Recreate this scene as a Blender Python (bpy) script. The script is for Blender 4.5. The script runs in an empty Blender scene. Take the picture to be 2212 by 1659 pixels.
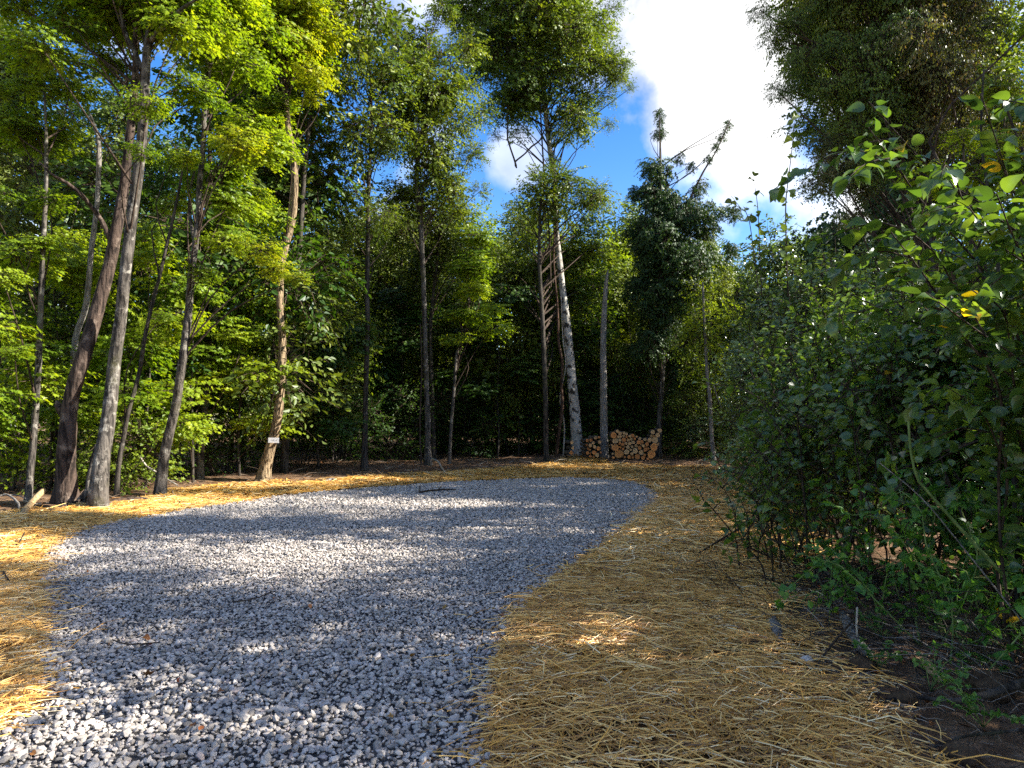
import bpy, math, random
import numpy as np
from mathutils import Vector, Matrix, Quaternion

random.seed(11)
RNG = np.random.default_rng(11)
scene = bpy.context.scene
COL = scene.collection

# ------------------------------------------------------------------ camera
CAM_H, FPX, PW, PH = 1.6, 1536.0, 2212.0, 1659.0
TILT = math.atan((890 - PH / 2) / FPX)
cam_data = bpy.data.cameras.new('camera')
cam = bpy.data.objects.new('camera', cam_data)
COL.objects.link(cam)
cam_data.sensor_width = 36.0
cam_data.lens = 36.0 * FPX / PW
cam_data.clip_start, cam_data.clip_end = 0.1, 600.0
cam.location = (0, 0, CAM_H)
cam.rotation_euler = (math.pi / 2 + TILT, 0, 0)
scene.camera = cam

# ------------------------------------------------------------------ light
SUN_AZ, SUN_EL = math.radians(92), math.radians(31)
SDIR = Vector((math.sin(SUN_AZ) * math.cos(SUN_EL), math.cos(SUN_AZ) * math.cos(SUN_EL), math.sin(SUN_EL)))
SKY_STRENGTH = 0.15
sun_data = bpy.data.lights.new('sun', 'SUN')
sun_data.energy = 3.1
sun_data.angle = math.radians(0.53)
sun_data.color = (1.0, 0.955, 0.88)
sun = bpy.data.objects.new('sun', sun_data)
sun.rotation_euler = SDIR.to_track_quat('Z', 'Y').to_euler()
sun.location = (30, -10, 30)
COL.objects.link(sun)

scene.view_settings.view_transform = 'Standard'
scene.view_settings.look = 'None'
scene.view_settings.gamma = 1.0
scene.view_settings.use_curve_mapping = False
scene.view_settings.exposure = 2.5
scene.cycles.max_bounces = 6
scene.cycles.diffuse_bounces = 3
scene.cycles.transmission_bounces = 4
scene.cycles.use_denoising = False


def ray(px, py):
    d = Vector((px - PW / 2, FPX, PH / 2 - py))
    c, s = math.cos(TILT), math.sin(TILT)
    return Vector((d.x, d.y * c - d.z * s, d.y * s + d.z * c)).normalized()


def gp(px, py, z=0.0):
    d = ray(px, py)
    t = (z - CAM_H) / d.z
    return Vector((d.x * t, d.y * t, z))


def at(px, py, Y):
    d = ray(px, py)
    t = Y / d.y
    return Vector((d.x * t, Y, CAM_H + d.z * t))


class NT:
    def __init__(self, tree):
        self.t = tree
        self.n = tree.nodes
        self.n.clear()

    def new(self, kind, **kw):
        nd = self.n.new(kind)
        for k, v in kw.items():
            if k.startswith('i_'):
                key = k[2:]
                nd.inputs[int(key) if key.isdigit() else key.replace('_', ' ')].default_value = v
            else:
                setattr(nd, k, v)
        return nd

    def link(self, a, b):
        self.t.links.new(a, b)

    def math(self, op, a, b=None, c=None, clamp=False):
        nd = self.n.new('ShaderNodeMath')
        nd.operation = op
        nd.use_clamp = clamp
        for i, v in enumerate((a, b, c)):
            if v is None:
                continue
            if isinstance(v, (int, float)):
                nd.inputs[i].default_value = v
            else:
                self.link(v, nd.inputs[i])
        return nd.outputs[0]

    def ramp(self, fac, stops, interp='LINEAR'):
        nd = self.n.new('ShaderNodeValToRGB')
        cr = nd.color_ramp
        cr.interpolation = interp
        while len(cr.elements) < len(stops):
            cr.elements.new(0.5)
        for e, (p, c) in zip(cr.elements, stops):
            e.position = p
            e.color = (c[0], c[1], c[2], 1) if not isinstance(c, (int, float)) else (c, c, c, 1)
        self.link(fac, nd.inputs[0])
        return nd.outputs[0]

    def mix(self, fac, a, b, mode='MIX'):
        nd = self.n.new('ShaderNodeMix')
        nd.data_type = 'RGBA'
        nd.blend_type = mode
        for sock, v in ((nd.inputs[0], fac), (nd.inputs[6], a), (nd.inputs[7], b)):
            if isinstance(v, (int, float)):
                sock.default_value = v
            elif isinstance(v, (tuple, list)):
                sock.default_value = (v[0], v[1], v[2], 1)
            else:
                self.link(v, sock)
        return nd.outputs[2]


# ------------------------------------------------------------------ world: blue sky and drifting clouds
world = bpy.data.worlds.new('World')
scene.world = world
world.use_nodes = True
w = NT(world.node_tree)
sky = w.new('ShaderNodeTexSky', sky_type='NISHITA', sun_disc=False)
sky.sun_elevation = SUN_EL
sky.sun_rotation = SUN_AZ
sky.air_density, sky.dust_density, sky.ozone_density = 1.0, 0.4, 1.6
tc = w.new('ShaderNodeTexCoord')
sep = w.new('ShaderNodeSeparateXYZ')
w.link(tc.outputs['Generated'], sep.inputs[0])
noise = w.new('ShaderNodeTexNoise', noise_dimensions='3D', i_Scale=5.5, i_Detail=9.0, i_Roughness=0.56)
w.link(tc.outputs['Generated'], noise.inputs['Vector'])
noise2 = w.new('ShaderNodeTexNoise', noise_dimensions='3D', i_Scale=2.6, i_Detail=5.0, i_Roughness=0.5)
mapn = w.new('ShaderNodeMapping')
mapn.inputs['Location'].default_value = (3.1, 0.7, 1.9)
w.link(tc.outputs['Generated'], mapn.inputs[0])
w.link(mapn.outputs[0], noise2.inputs['Vector'])
n1 = w.math('SUBTRACT', noise.outputs[0], 0.5)
# a fair-weather cloud field over the whole sky, with some cumulus heads standing at given directions
cover = w.math('MULTIPLY', w.math('SUBTRACT', w.math('ADD', noise2.outputs[0], w.math('MULTIPLY', n1, 0.55)), 0.495), 6.0)
heads = [(1520, 20, 9.0, 1), (1560, 190, 7.5, 1), (1620, 330, 4.6, 1), (1500, -260, 13.0, 1), (1115, 345, 3.0, .55),
         (1800, -300, 16, 1), (1900, 150, 6, 1), (900, 560, 5, .6)]
for hx, hy, rad, wt in heads:
    d = ray(hx, hy)
    dot = w.new('ShaderNodeVectorMath', operation='DISTANCE')
    w.link(tc.outputs['Generated'], dot.inputs[0])
    dot.inputs[1].default_value = d
    r = math.radians(rad)
    v = w.math('SUBTRACT', 1.0, w.math('DIVIDE', dot.outputs['Value'], r))
    v = w.math('ADD', v, w.math('MULTIPLY', n1, 2.1))
    v = w.math('MULTIPLY', v, 2.2 * wt)
    cover = w.math('MAXIMUM', cover, w.math('MINIMUM', v, wt))
mask = w.math('SMOOTH_MIN', w.math('MAXIMUM', cover, 0.0), 1.0, 0.2, clamp=True)
# keep cloud off the ground side of the sphere
mask = w.math('MULTIPLY', mask, w.math('MULTIPLY', w.math('ADD', sep.outputs[2], 0.02), 12.0, clamp=True))
hs = w.new('ShaderNodeHueSaturation', i_Hue=0.513, i_Saturation=1.42, i_Value=0.36)
w.link(sky.outputs[0], hs.inputs['Color'])
shade = w.ramp(noise2.outputs[0], [(0.42, (.85, .87, .92)), (0.64, (2.3, 2.28, 2.22))])
ccol = w.mix(w.math('MULTIPLY', w.math('ADD', n1, 0.15), 1.6, clamp=True), shade, (3.1, 3.05, 2.95))
skyc = w.mix(mask, hs.outputs[0], ccol)
bg = w.new('ShaderNodeBackground', i_Strength=SKY_STRENGTH)
w.link(skyc, bg.inputs[0])
out = w.new('ShaderNodeOutputWorld')
w.link(bg.outputs[0], out.inputs[0])


# ------------------------------------------------------------------ helpers: objects
def link(o, parent=None):
    COL.objects.link(o)
    if parent is not None:
        o.parent = parent
    return o


def tag(o, label=None, cat=None, group=None, kind=None):
    if label:
        o['label'] = label
    if cat:
        o['category'] = cat
    if group:
        o['group'] = group
    if kind:
        o['kind'] = kind
    return o


def empty(name, loc):
    o = bpy.data.objects.new(name, None)
    o.empty_display_size = 0.2
    o.location = loc
    return link(o)


def fast_mesh(name, V, faces, mats=(), midx=None, tint=None, smooth=False):
    """faces: list of (M,k) integer arrays, joined in order."""
    me = bpy.data.meshes.new(name)
    V = np.asarray(V, dtype=np.float32)
    faces = [np.asarray(f, dtype=np.int32) for f in faces if len(f)]
    nl = sum(f.size for f in faces)
    npoly = sum(len(f) for f in faces)
    me.vertices.add(len(V))
    me.vertices.foreach_set('co', V.ravel())
    me.loops.add(nl)
    me.loops.foreach_set('vertex_index', np.concatenate([f.ravel() for f in faces]))
    me.polygons.add(npoly)
    tot = np.concatenate([np.full(len(f), f.shape[1], dtype=np.int32) for f in faces])
    start = np.concatenate([[0], np.cumsum(tot)[:-1]]).astype(np.int32)
    me.polygons.foreach_set('loop_start', start)
    for m in mats:
        me.materials.append(m)
    if midx is not None:
        me.polygons.foreach_set('material_index', np.asarray(midx, dtype=np.int32))
    me.polygons.foreach_set('use_smooth', np.full(npoly, bool(smooth)))
    me.update(calc_edges=True)
    if tint is not None:
        a = me.attributes.new('tint', 'FLOAT', 'FACE')
        a.data.foreach_set('value', np.asarray(tint, dtype=np.float32))
    return me


def obj(name, me, parent=None, loc=(0, 0, 0)):
    o = bpy.data.objects.new(name, me)
    o.location = loc
    return link(o, parent)


class Build:
    """Collects tubes and facets into one mesh."""
    def __init__(self):
        self.V, self.Q, self.T, self.n = [], [], [], 0
        self.tq, self.tt = [], []

    def add(self, V, Q=None, T=None, tint=0.5):
        V = np.asarray(V, float)
        if Q is not None and len(Q):
            self.Q.append(np.asarray(Q) + self.n)
            self.tq.append(np.full(len(Q), tint) if np.isscalar(tint) else tint)
        if T is not None and len(T):
            self.T.append(np.asarray(T) + self.n)
            self.tt.append(np.full(len(T), tint) if np.isscalar(tint) else tint)
        self.V.append(V)
        self.n += len(V)

    def mesh(self, name, mat, smooth=True, origin=(0, 0, 0)):
        V = np.concatenate(self.V) - np.array(origin, float)
        F = []
        t = []
        if self.Q:
            F.append(np.concatenate(self.Q)); t.append(np.concatenate(self.tq))
        if self.T:
            F.append(np.concatenate(self.T)); t.append(np.concatenate(self.tt))
        return fast_mesh(name, V, F, [mat], tint=np.concatenate(t), smooth=smooth)


def vnoise(x, y, seed=0):
    """2D value noise in 0..1 on numpy arrays."""
    x = np.asarray(x, float); y = np.asarray(y, float)
    xi = np.floor(x).astype(np.int64); yi = np.floor(y).astype(np.int64)
    fx = x - xi; fy = y - yi
    fx = fx * fx * (3 - 2 * fx); fy = fy * fy * (3 - 2 * fy)

    def hsh(a, b):
        h = (a * 374761393 + b * 668265263 + seed * 974634777) & 0xFFFFFFFF
        h = ((h ^ (h >> 13)) * 1274126177) & 0xFFFFFFFF
        return ((h ^ (h >> 16)) & 0xFFFF) / 65535.0
    a = hsh(xi, yi); b = hsh(xi + 1, yi); c = hsh(xi, yi + 1); d = hsh(xi + 1, yi + 1)
    return (a * (1 - fx) + b * fx) * (1 - fy) + (c * (1 - fx) + d * fx) * fy


def fbm(x, y, seed=0, oct=4):
    s, a, t = 0, 0.5, 0
    for i in range(oct):
        s = s + a * vnoise(np.asarray(x) * 2 ** i, np.asarray(y) * 2 ** i, seed + i * 17)
        t += a
        a *= 0.5
    return s / t


def catmull(P, R, step):
    P = [np.array(p, float) for p in P]
    pts, rad = [], []
    for i in range(len(P) - 1):
        p0 = P[i - 1] if i else 2 * P[0] - P[1]
        p1, p2 = P[i], P[i + 1]
        p3 = P[i + 2] if i + 2 < len(P) else 2 * P[-1] - P[-2]
        n = max(1, int(np.linalg.norm(p2 - p1) / step))
        for k in range(n):
            t = k / n
            pts.append(0.5 * ((2 * p1) + (-p0 + p2) * t + (2 * p0 - 5 * p1 + 4 * p2 - p3) * t * t + (-p0 + 3 * p1 - 3 * p2 + p3) * t ** 3))
            rad.append(R[i] * (1 - t) + R[i + 1] * t)
    pts.append(P[-1]); rad.append(R[-1])
    return np.array(pts), np.array(rad)


def tube(P, R, sides=6, step=0.15, rough=0.0, seed=0, flare=0.0, cap=True, ridges=0.0):
    P, R = catmull(P, R, step)
    n = len(P)
    T = np.gradient(P, axis=0) if n > 2 else np.repeat([(P[-1] - P[0])], n, 0)
    T = T / (np.linalg.norm(T, axis=1, keepdims=True) + 1e-9)
    ref = np.array([0.31, 0.95, 0.05]) if abs(T[0][1]) < 0.9 else np.array([1.0, 0, 0.1])
    U = np.cross(ref, T); U /= np.linalg.norm(U, axis=1, keepdims=True) + 1e-9
    W = np.cross(T, U)
    a = np.arange(sides) / sides * 2 * np.pi
    s = np.concatenate([[0], np.cumsum(np.linalg.norm(np.diff(P, axis=0), axis=1))])
    rr = R[:, None] * np.ones((1, sides))
    if rough:
        rr = rr * (1 + rough * 2 * (fbm(np.cos(a)[None] * 1.7 + seed * 3.1 + 0 * s[:, None], s[:, None] * 1.6 + np.sin(a)[None] * 1.7, seed) - 0.5))
        rr = rr * (1 + rough * 1.2 * (vnoise(a[None] * 5 / 1.0 + 0 * s[:, None], s[:, None] * 5, seed + 5) - 0.5))
    if ridges:
        rr = rr * (1 + ridges * (vnoise(a[None] * sides / 5 + 0.5 * np.sin(s[:, None] * 2), s[:, None] * 2.2, seed + 9) - 0.5) * 2)
    if flare:
        f = np.exp(-s / 0.22)[:, None]
        rr = rr * (1 + flare * f * (0.65 + 0.6 * np.cos(a[None] * 4 + seed) * 0.7))
    V = P[:, None] + rr[..., None] * (U[:, None] * np.cos(a)[None, :, None] + W[:, None] * np.sin(a)[None, :, None])
    V = V.reshape(-1, 3)
    i = np.arange(n - 1)[:, None] * sides; k = np.arange(sides)[None]; k2 = (k + 1) % sides
    Q = np.stack([i + k, i + k2, i + sides + k2, i + sides + k], -1).reshape(-1, 4)
    Tt = []
    if cap:
        V = np.concatenate([V, P[-1:] + T[-1:] * R[-1] * 0.5, P[:1]])
        b = (n - 1) * sides
        Tt = [(b + j, b + (j + 1) % sides, n * sides) for j in range(sides)] + [((j + 1) % sides, j, n * sides + 1) for j in range(sides)]
    return V, Q, np.array(Tt)


# ------------------------------------------------------------------ materials
def new_mat(name):
    m = bpy.data.materials.new(name)
    m.use_nodes = True
    return m, NT(m.node_tree)


def finish(nt, shader, disp=None):
    o = nt.new('ShaderNodeOutputMaterial')
    nt.link(shader, o.inputs[0])


def principled(nt, color, rough=0.8, spec=0.3, bump=None, bstr=0.5, bdist=0.02):
    p = nt.new('ShaderNodeBsdfPrincipled')
    if isinstance(color, tuple):
        p.inputs['Base Color'].default_value = (*color, 1)
    else:
        nt.link(color, p.inputs['Base Color'])
    p.inputs['Roughness'].default_value = rough
    p.inputs['Specular IOR Level'].default_value = spec
    if bump is not None:
        b = nt.new('ShaderNodeBump', i_Strength=bstr, i_Distance=bdist)
        nt.link(bump, b.inputs['Height'])
        nt.link(b.outputs[0], p.inputs['Normal'])
    return p.outputs[0]


def leaf_mat(name, stops, trans=0.42, tcol=(1.5, 1.45, 0.45), rough=0.45, spec=0.35, vary=0.25):
    m, nt = new_mat(name)
    a = nt.new('ShaderNodeAttribute', attribute_name='tint')
    oi = nt.new('ShaderNodeObjectInfo')
    c = nt.ramp(a.outputs['Fac'], stops)
    hs = nt.new('ShaderNodeHueSaturation')
    nt.link(c, hs.inputs['Color'])
    nt.link(nt.math('ADD', nt.math('MULTIPLY', oi.outputs['Random'], vary * 2), 1 - vary), hs.inputs['Value'])
    nt.link(nt.math('ADD', nt.math('MULTIPLY', oi.outputs['Random'], -0.03), 0.512), hs.inputs['Hue'])
    p = principled(nt, hs.outputs[0], rough, spec)
    tr = nt.new('ShaderNodeBsdfTranslucent')
    nt.link(nt.mix(1.0, hs.outputs[0], tcol, 'MULTIPLY'), tr.inputs[0])
    mx = nt.new('ShaderNodeMixShader', i_0=trans)
    nt.link(p, mx.inputs[1]); nt.link(tr.outputs[0], mx.inputs[2])
    finish(nt, mx.outputs[0])
    return m


def bark_mat(name, c1, c2, c3=None, stretch=6.0, scale=9.0, patch=3.0, pcut=(0.5, 0.62), ridge=False, bstr=0.8, moss=None):
    m, nt = new_mat(name)
    tcn = nt.new('ShaderNodeTexCoord')
    mp = nt.new('ShaderNodeMapping')
    mp.inputs['Scale'].default_value = (stretch, stretch, 1.0)
    nt.link(tcn.outputs['Object'], mp.inputs[0])
    n = nt.new('ShaderNodeTexNoise', i_Scale=scale / stretch * (3 if ridge else 1.6), i_Detail=7.0, i_Roughness=0.65, i_Distortion=0.4)
    nt.link(mp.outputs[0], n.inputs['Vector'])
    nn = nt.new('ShaderNodeTexNoise', i_Scale=scale * 3.0, i_Detail=4.0, i_Roughness=0.6)
    nt.link(tcn.outputs['Object'], nn.inputs['Vector'])
    h = nt.math('ADD', n.outputs[0], nt.math('MULTIPLY', nn.outputs[0], 0.25))
    c = nt.ramp(n.outputs[0], [(0.42, c1), (0.57, c2)])
    if c3 is not None:
        pn = nt.new('ShaderNodeTexNoise', i_Scale=patch, i_Detail=6.0, i_Roughness=0.68)
        nt.link(tcn.outputs['Object'], pn.inputs['Vector'])
        f = nt.ramp(pn.outputs[0], [(pcut[0], 0.0), (pcut[1], 1.0)])
        c = nt.mix(f, c, c3)
    if moss is not None:
        pn2 = nt.new('ShaderNodeTexNoise', i_Scale=1.4, i_Detail=8.0, i_Roughness=0.7)
        nt.link(tcn.outputs['Object'], pn2.inputs['Vector'])
        c = nt.mix(nt.ramp(pn2.outputs[0], [(0.52, 0.0), (0.66, 0.85)]), c, moss)
    c = nt.mix(nt.math('MULTIPLY', nn.outputs[0], 0.5), c, nt.mix(1.0, c, (0.55, 0.52, 0.5), 'MULTIPLY'))
    finish(nt, principled(nt, c, 0.9, 0.15, h, bstr, 0.06))
    return m


M = {}
G = lambda a, b, c, d=None: [(0.0, a), (0.5, b), (0.97, c)] + ([(1.0, d)] if d else [])
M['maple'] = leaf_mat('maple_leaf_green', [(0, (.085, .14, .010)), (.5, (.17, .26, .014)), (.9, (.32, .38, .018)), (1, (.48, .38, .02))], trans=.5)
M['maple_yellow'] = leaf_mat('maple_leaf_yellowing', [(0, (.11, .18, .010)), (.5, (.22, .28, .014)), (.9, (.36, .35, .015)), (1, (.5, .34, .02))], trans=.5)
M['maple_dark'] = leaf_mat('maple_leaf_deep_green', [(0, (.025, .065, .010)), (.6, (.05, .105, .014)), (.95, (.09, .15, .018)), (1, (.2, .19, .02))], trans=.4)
M['broad'] = leaf_mat('broad_leaf_green', [(0, (.05, .09, .014)), (.55, (.115, .17, .020)), (.93, (.21, .26, .026)), (1, (.33, .30, .03))], trans=.38)
M['broad_lime'] = leaf_mat('broad_leaf_lime', [(0, (.08, .14, .014)), (.6, (.17, .24, .02)), (.95, (.28, .32, .025)), (1, (.4, .34, .03))], trans=.45)
M['far'] = leaf_mat('far_leaf', [(0, (.055, .095, .018)), (.6, (.12, .165, .026)), (1, (.21, .235, .034))], trans=.36)
M['ivy'] = leaf_mat('vine_leaf', [(0, (.018, .045, .012)), (.7, (.035, .075, .016)), (1, (.07, .12, .02))], trans=.25, rough=.5, spec=.3)
M['olive'] = leaf_mat('shrub_leaf_grey_green', [(0, (.055, .10, .034)), (.6, (.11, .17, .05)), (.96, (.19, .25, .06)), (1, (.38, .32, .03))], trans=.35, rough=.3, spec=.7)
M['russet'] = leaf_mat('drooping_leaf_brown_green', [(0, (.06, .085, .02)), (.5, (.11, .125, .03)), (.8, (.17, .12, .045)), (.975, (.15, .13, .03)), (1, (.5, .11, .02))], trans=.35)
M['big'] = leaf_mat('large_shrub_leaf', [(0, (.05, .095, .026)), (.6, (.085, .155, .03)), (.9, (.14, .21, .032)), (1, (.2, .25, .03))], trans=.45, rough=.3, spec=.7)
M['big_yellow'] = leaf_mat('large_yellow_leaf', [(0, (.5, .36, .02)), (1, (.62, .40, .02))], trans=.5)
M['bramble'] = leaf_mat('bramble_leaf', [(0, (.045, .125, .024)), (.6, (.08, .205, .03)), (.97, (.15, .29, .035)), (1, (.3, .32, .03))], trans=.35, rough=.42)
M['sprig'] = leaf_mat('sprig_leaf', [(0, (.06, .15, .03)), (1, (.12, .24, .04))], trans=.4)
M['dead_leaf'] = leaf_mat('dead_leaf', [(0, (.10, .045, .02)), (.6, (.22, .075, .02)), (1, (.42, .2, .04))], trans=.15, tcol=(1.2, 1, .7), vary=.35)

M['bark_grey'] = bark_mat('grey_mottled_bark', (.03, .026, .022), (.135, .117, .096), (.31, .285, .235), patch=6.5, pcut=(.54, .66), moss=(.075, .07, .03))
M['bark_brown'] = bark_mat('shaggy_brown_bark', (.022, .016, .013), (.10, .07, .053), (.25, .19, .145), patch=3.4, pcut=(.55, .66), stretch=7, ridge=False, bstr=1.0)
M['bark_ridged'] = bark_mat('ridged_tan_bark', (.06, .04, .024), (.42, .31, .18), None, stretch=9, scale=14, ridge=True, bstr=1.0)
M['bark_white'] = bark_mat('pale_flaking_bark', (.30, .28, .235), (.47, .44, .38), (.045, .04, .032), stretch=1.6, scale=4, patch=4.5, pcut=(.54, .575), bstr=.35)
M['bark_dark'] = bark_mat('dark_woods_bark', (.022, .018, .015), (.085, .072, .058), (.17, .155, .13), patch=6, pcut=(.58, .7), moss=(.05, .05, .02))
M['dead_grey'] = bark_mat('weathered_dead_wood', (.13, .115, .095), (.33, .30, .26), None, stretch=10, scale=12, ridge=True, bstr=.8)
M['wood_raw'] = bark_mat('fresh_split_wood', (.30, .19, .09), (.55, .39, .2), None, stretch=9, scale=12, ridge=True, bstr=.5)
M['twig'] = bark_mat('twig_bark', (.025, .017, .012), (.085, .06, .042), None, stretch=3, scale=14, bstr=.4)
M['twig_red'] = bark_mat('shredded_vine_bark', (.03, .018, .012), (.12, .07, .045), None, stretch=9, scale=12, ridge=True)
M['twig_pale'] = bark_mat('bare_pale_twig', (.32, .27, .2), (.55, .48, .38), None, stretch=4, scale=10, bstr=.3)
M['twig_green'] = bark_mat('green_stem', (.10, .15, .04), (.2, .26, .08), None, stretch=4, scale=10, bstr=.2)
M['log_bark'] = bark_mat('log_bark', (.05, .04, .03), (.18, .145, .11), (.3, .28, .24), patch=6, pcut=(.55, .7))


def stone_mat(name, lo, mid, hi):
    m, nt = new_mat(name)
    a = nt.new('ShaderNodeAttribute', attribute_name='tint')
    g = nt.new('ShaderNodeNewGeometry')
    n = nt.new('ShaderNodeTexNoise', i_Scale=38.0, i_Detail=3.0, i_Roughness=0.5)
    nt.link(g.outputs['Position'], n.inputs['Vector'])
    c = nt.ramp(a.outputs['Fac'], [(0, lo), (.5, mid), (.9, hi), (1, (.44, .35, .30))])
    c = nt.mix(nt.math('MULTIPLY', n.outputs[0], .4), c, nt.mix(1.0, c, (.7, .7, .7), 'MULTIPLY'))
    finish(nt, principled(nt, c, .8, .25, n.outputs[0], .12, .004))
    return m


M['stone'] = stone_mat('crushed_limestone', (.195, .170, .142), (.40, .35, .295), (.60, .53, .45))


def noise_ground(name, stops, scale, bstr=.8, fine=40, stops2=None, bdist=.03, mask=None, aniso=None):
    m, nt = new_mat(name)
    g = nt.new('ShaderNodeNewGeometry')
    vec = g.outputs['Position']
    if aniso:
        mp = nt.new('ShaderNodeMapping')
        mp.inputs['Scale'].default_value = aniso
        nt.link(vec, mp.inputs[0]); v2 = mp.outputs[0]
    else:
        v2 = vec
    n = nt.new('ShaderNodeTexNoise', i_Scale=scale, i_Detail=9.0, i_Roughness=0.68)
    nt.link(v2, n.inputs['Vector'])
    f = nt.new('ShaderNodeTexNoise', i_Scale=fine, i_Detail=5.0, i_Roughness=0.7)
    nt.link(vec, f.inputs['Vector'])
    c = nt.ramp(n.outputs[0], stops)
    c = nt.mix(nt.ramp(f.outputs[0], [(.35, 0.0), (.65, .7)]), c, nt.mix(1.0, c, (.5, .48, .46), 'MULTIPLY'))
    h = nt.math('ADD', n.outputs[0], nt.math('MULTIPLY', f.outputs[0], .5))
    finish(nt, principled(nt, c, .95, .1, h, bstr, bdist))
    return m


M['soil'] = noise_ground('forest_soil_and_litter', [(.32, (.07, .043, .026)), (.5, (.20, .12, .068)), (.62, (.33, .21, .12)), (.72, (.44, .31, .2))], 5.0, 1.0, 60, bdist=.05)
M['straw_bed'] = noise_ground('trodden_straw', [(.3, (.06, .034, .016)), (.5, (.15, .085, .032)), (.68, (.32, .18, .05))], 14.0, 1.0, 80)
M['gravel_bed'] = noise_ground('gravel_fines', [(.3, (.05, .048, .045)), (.6, (.12, .115, .11)), (.75, (.2, .19, .18))], 22.0, 1.0, 90)
M['clod'] = noise_ground('earth_clod', [(.3, (.05, .032, .02)), (.55, (.13, .085, .05)), (.7, (.22, .15, .09))], 18.0, 1.0, 90)


def straw_mat():
    m, nt = new_mat('straw_stalks')
    a = nt.new('ShaderNodeAttribute', attribute_name='tint')
    c = nt.ramp(a.outputs['Fac'], [(0, (.12, .06, .025)), (.3, (.40, .19, .035)), (.65, (.74, .39, .075)), (.88, (.92, .60, .20)), (1, (.95, .76, .44))])
    p = principled(nt, c, .5, .4)
    finish(nt, p)
    return m


M['straw'] = straw_mat()


def plain(name, col, rough=.6, spec=.3):
    m, nt = new_mat(name)
    n = nt.new('ShaderNodeTexNoise', i_Scale=25.0, i_Detail=4.0)
    c = nt.mix(nt.math('MULTIPLY', n.outputs[0], .15), col, (col[0] * .6, col[1] * .6, col[2] * .6))
    finish(nt, principled(nt, c, rough, spec))
    return m


M['sign_white'] = plain('white_sign_board', (.82, .82, .82), .4)
M['sign_ink'] = plain('grey_sign_print', (.30, .30, .32), .6)


def cut_mat(name, pale, ring, heart):
    m, nt = new_mat(name)
    tcn = nt.new('ShaderNodeTexCoord')
    oi = nt.new('ShaderNodeObjectInfo')
    n = nt.new('ShaderNodeTexNoise', i_Scale=7.0, i_Detail=5.0, noise_dimensions='4D')
    nt.link(tcn.outputs['Object'], n.inputs['Vector'])
    nt.link(nt.math('MULTIPLY', oi.outputs['Random'], 40.0), n.inputs['W'])
    sp = nt.new('ShaderNodeSeparateXYZ')
    nt.link(tcn.outputs['Object'], sp.inputs[0])
    r = nt.math('SQRT', nt.math('ADD', nt.math('MULTIPLY', sp.outputs[0], sp.outputs[0]), nt.math('MULTIPLY', sp.outputs[2], sp.outputs[2])))
    r = nt.math('ADD', r, nt.math('MULTIPLY', nt.math('SUBTRACT', n.outputs[0], .5), .05))
    rings = nt.math('ADD', nt.math('MULTIPLY', nt.math('SINE', nt.math('MULTIPLY', r, 420.0)), .5), .5)
    # heartwood fades into sapwood by real radius
    c = nt.mix(nt.ramp(nt.math('DIVIDE', r, .14), [(.15, 1.0), (.75, 0.0)]), pale, heart)
    c = nt.mix(nt.math('MULTIPLY', rings, .3), c, ring)
    c = nt.mix(nt.ramp(n.outputs[0], [(.55, 0.0), (.72, .55)]), c, ring)
    finish(nt, principled(nt, c, .8, .2, n.outputs[0], .2, .01))
    return m


M['cut_pale'] = cut_mat('pale_sawn_end', (.74, .50, .25), (.44, .24, .10), (.56, .33, .14))
M['cut_orange'] = cut_mat('orange_sawn_end', (.66, .29, .085), (.36, .14, .045), (.52, .2, .06))

# ------------------------------------------------------------------ ground shapes (world metres)
GRAVEL_PX = [(60, 1545), (90, 1500), (85, 1440), (90, 1350), (95, 1280), (85, 1215), (100, 1190), (150, 1160), (250, 1130),
             (400, 1105), (600, 1075), (800, 1056), (1000, 1043), (1150, 1036), (1280, 1035), (1370, 1045), (1415, 1063), (1424, 1080),
             (1410, 1100), (1350, 1150), (1300, 1185), (1200, 1250), (1130, 1310), (1095, 1380), (1075, 1430), (1065, 1470), (1070, 1500),
             (1060, 1540), (1045, 1600), (1040, 1659)]
GRAVEL = np.array([(-2.8, 2.6), (-2.55, 3.25)] + [tuple(gp(*p)[:2]) for p in GRAVEL_PX] + [(0.0, 2.4), (0.2, -3), (-2.9, -3)])
STRAW_PX = [(-500, 1165), (-200, 1130), (0, 1118), (100, 1107), (230, 1098), (370, 1068), (460, 1048), (600, 1044), (700, 1042), (850, 1028), (1000, 1020),
            (1100, 1013), (1200, 1003), (1260, 994), (1330, 1004), (1400, 1010), (1560, 1012), (1660, 1018), (1700, 1060), (1720, 1130), (1690, 1200),
            (1640, 1290), (1625, 1330), (1700, 1370), (1740, 1420), (1790, 1480), (1840, 1550), (1930, 1659)]
STRAW = np.array([tuple(gp(*p)[:2]) for p in STRAW_PX] + [(1.9, 2.2), (1.9, -3), (-14, -3)])


def inside(poly, x, y):
    x = np.asarray(x); y = np.asarray(y)
    r = np.zeros(x.shape, bool)
    n = len(poly)
    for i in range(n):
        x1, y1 = poly[i]; x2, y2 = poly[(i + 1) % n]
        c = ((y1 > y) != (y2 > y)) & (x < (x2 - x1) * (y - y1) / (y2 - y1 + 1e-12) + x1)
        r ^= c
    return r


def edge_dist(poly, x, y):
    d = np.full(np.shape(x), 1e9)
    n = len(poly)
    for i in range(n):
        a = poly[i]; b = poly[(i + 1) % n]
        ab = b - a
        t = np.clip(((x - a[0]) * ab[0] + (y - a[1]) * ab[1]) / (ab @ ab + 1e-12), 0, 1)
        d = np.minimum(d, np.hypot(x - a[0] - t * ab[0], y - a[1] - t * ab[1]))
    return d


def ss(e0, e1, x):
    t = np.clip((np.asarray(x, float) - e0) / (e1 - e0), 0, 1)
    return t * t * (3 - 2 * t)


WB = gp(1245, 993)


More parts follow.
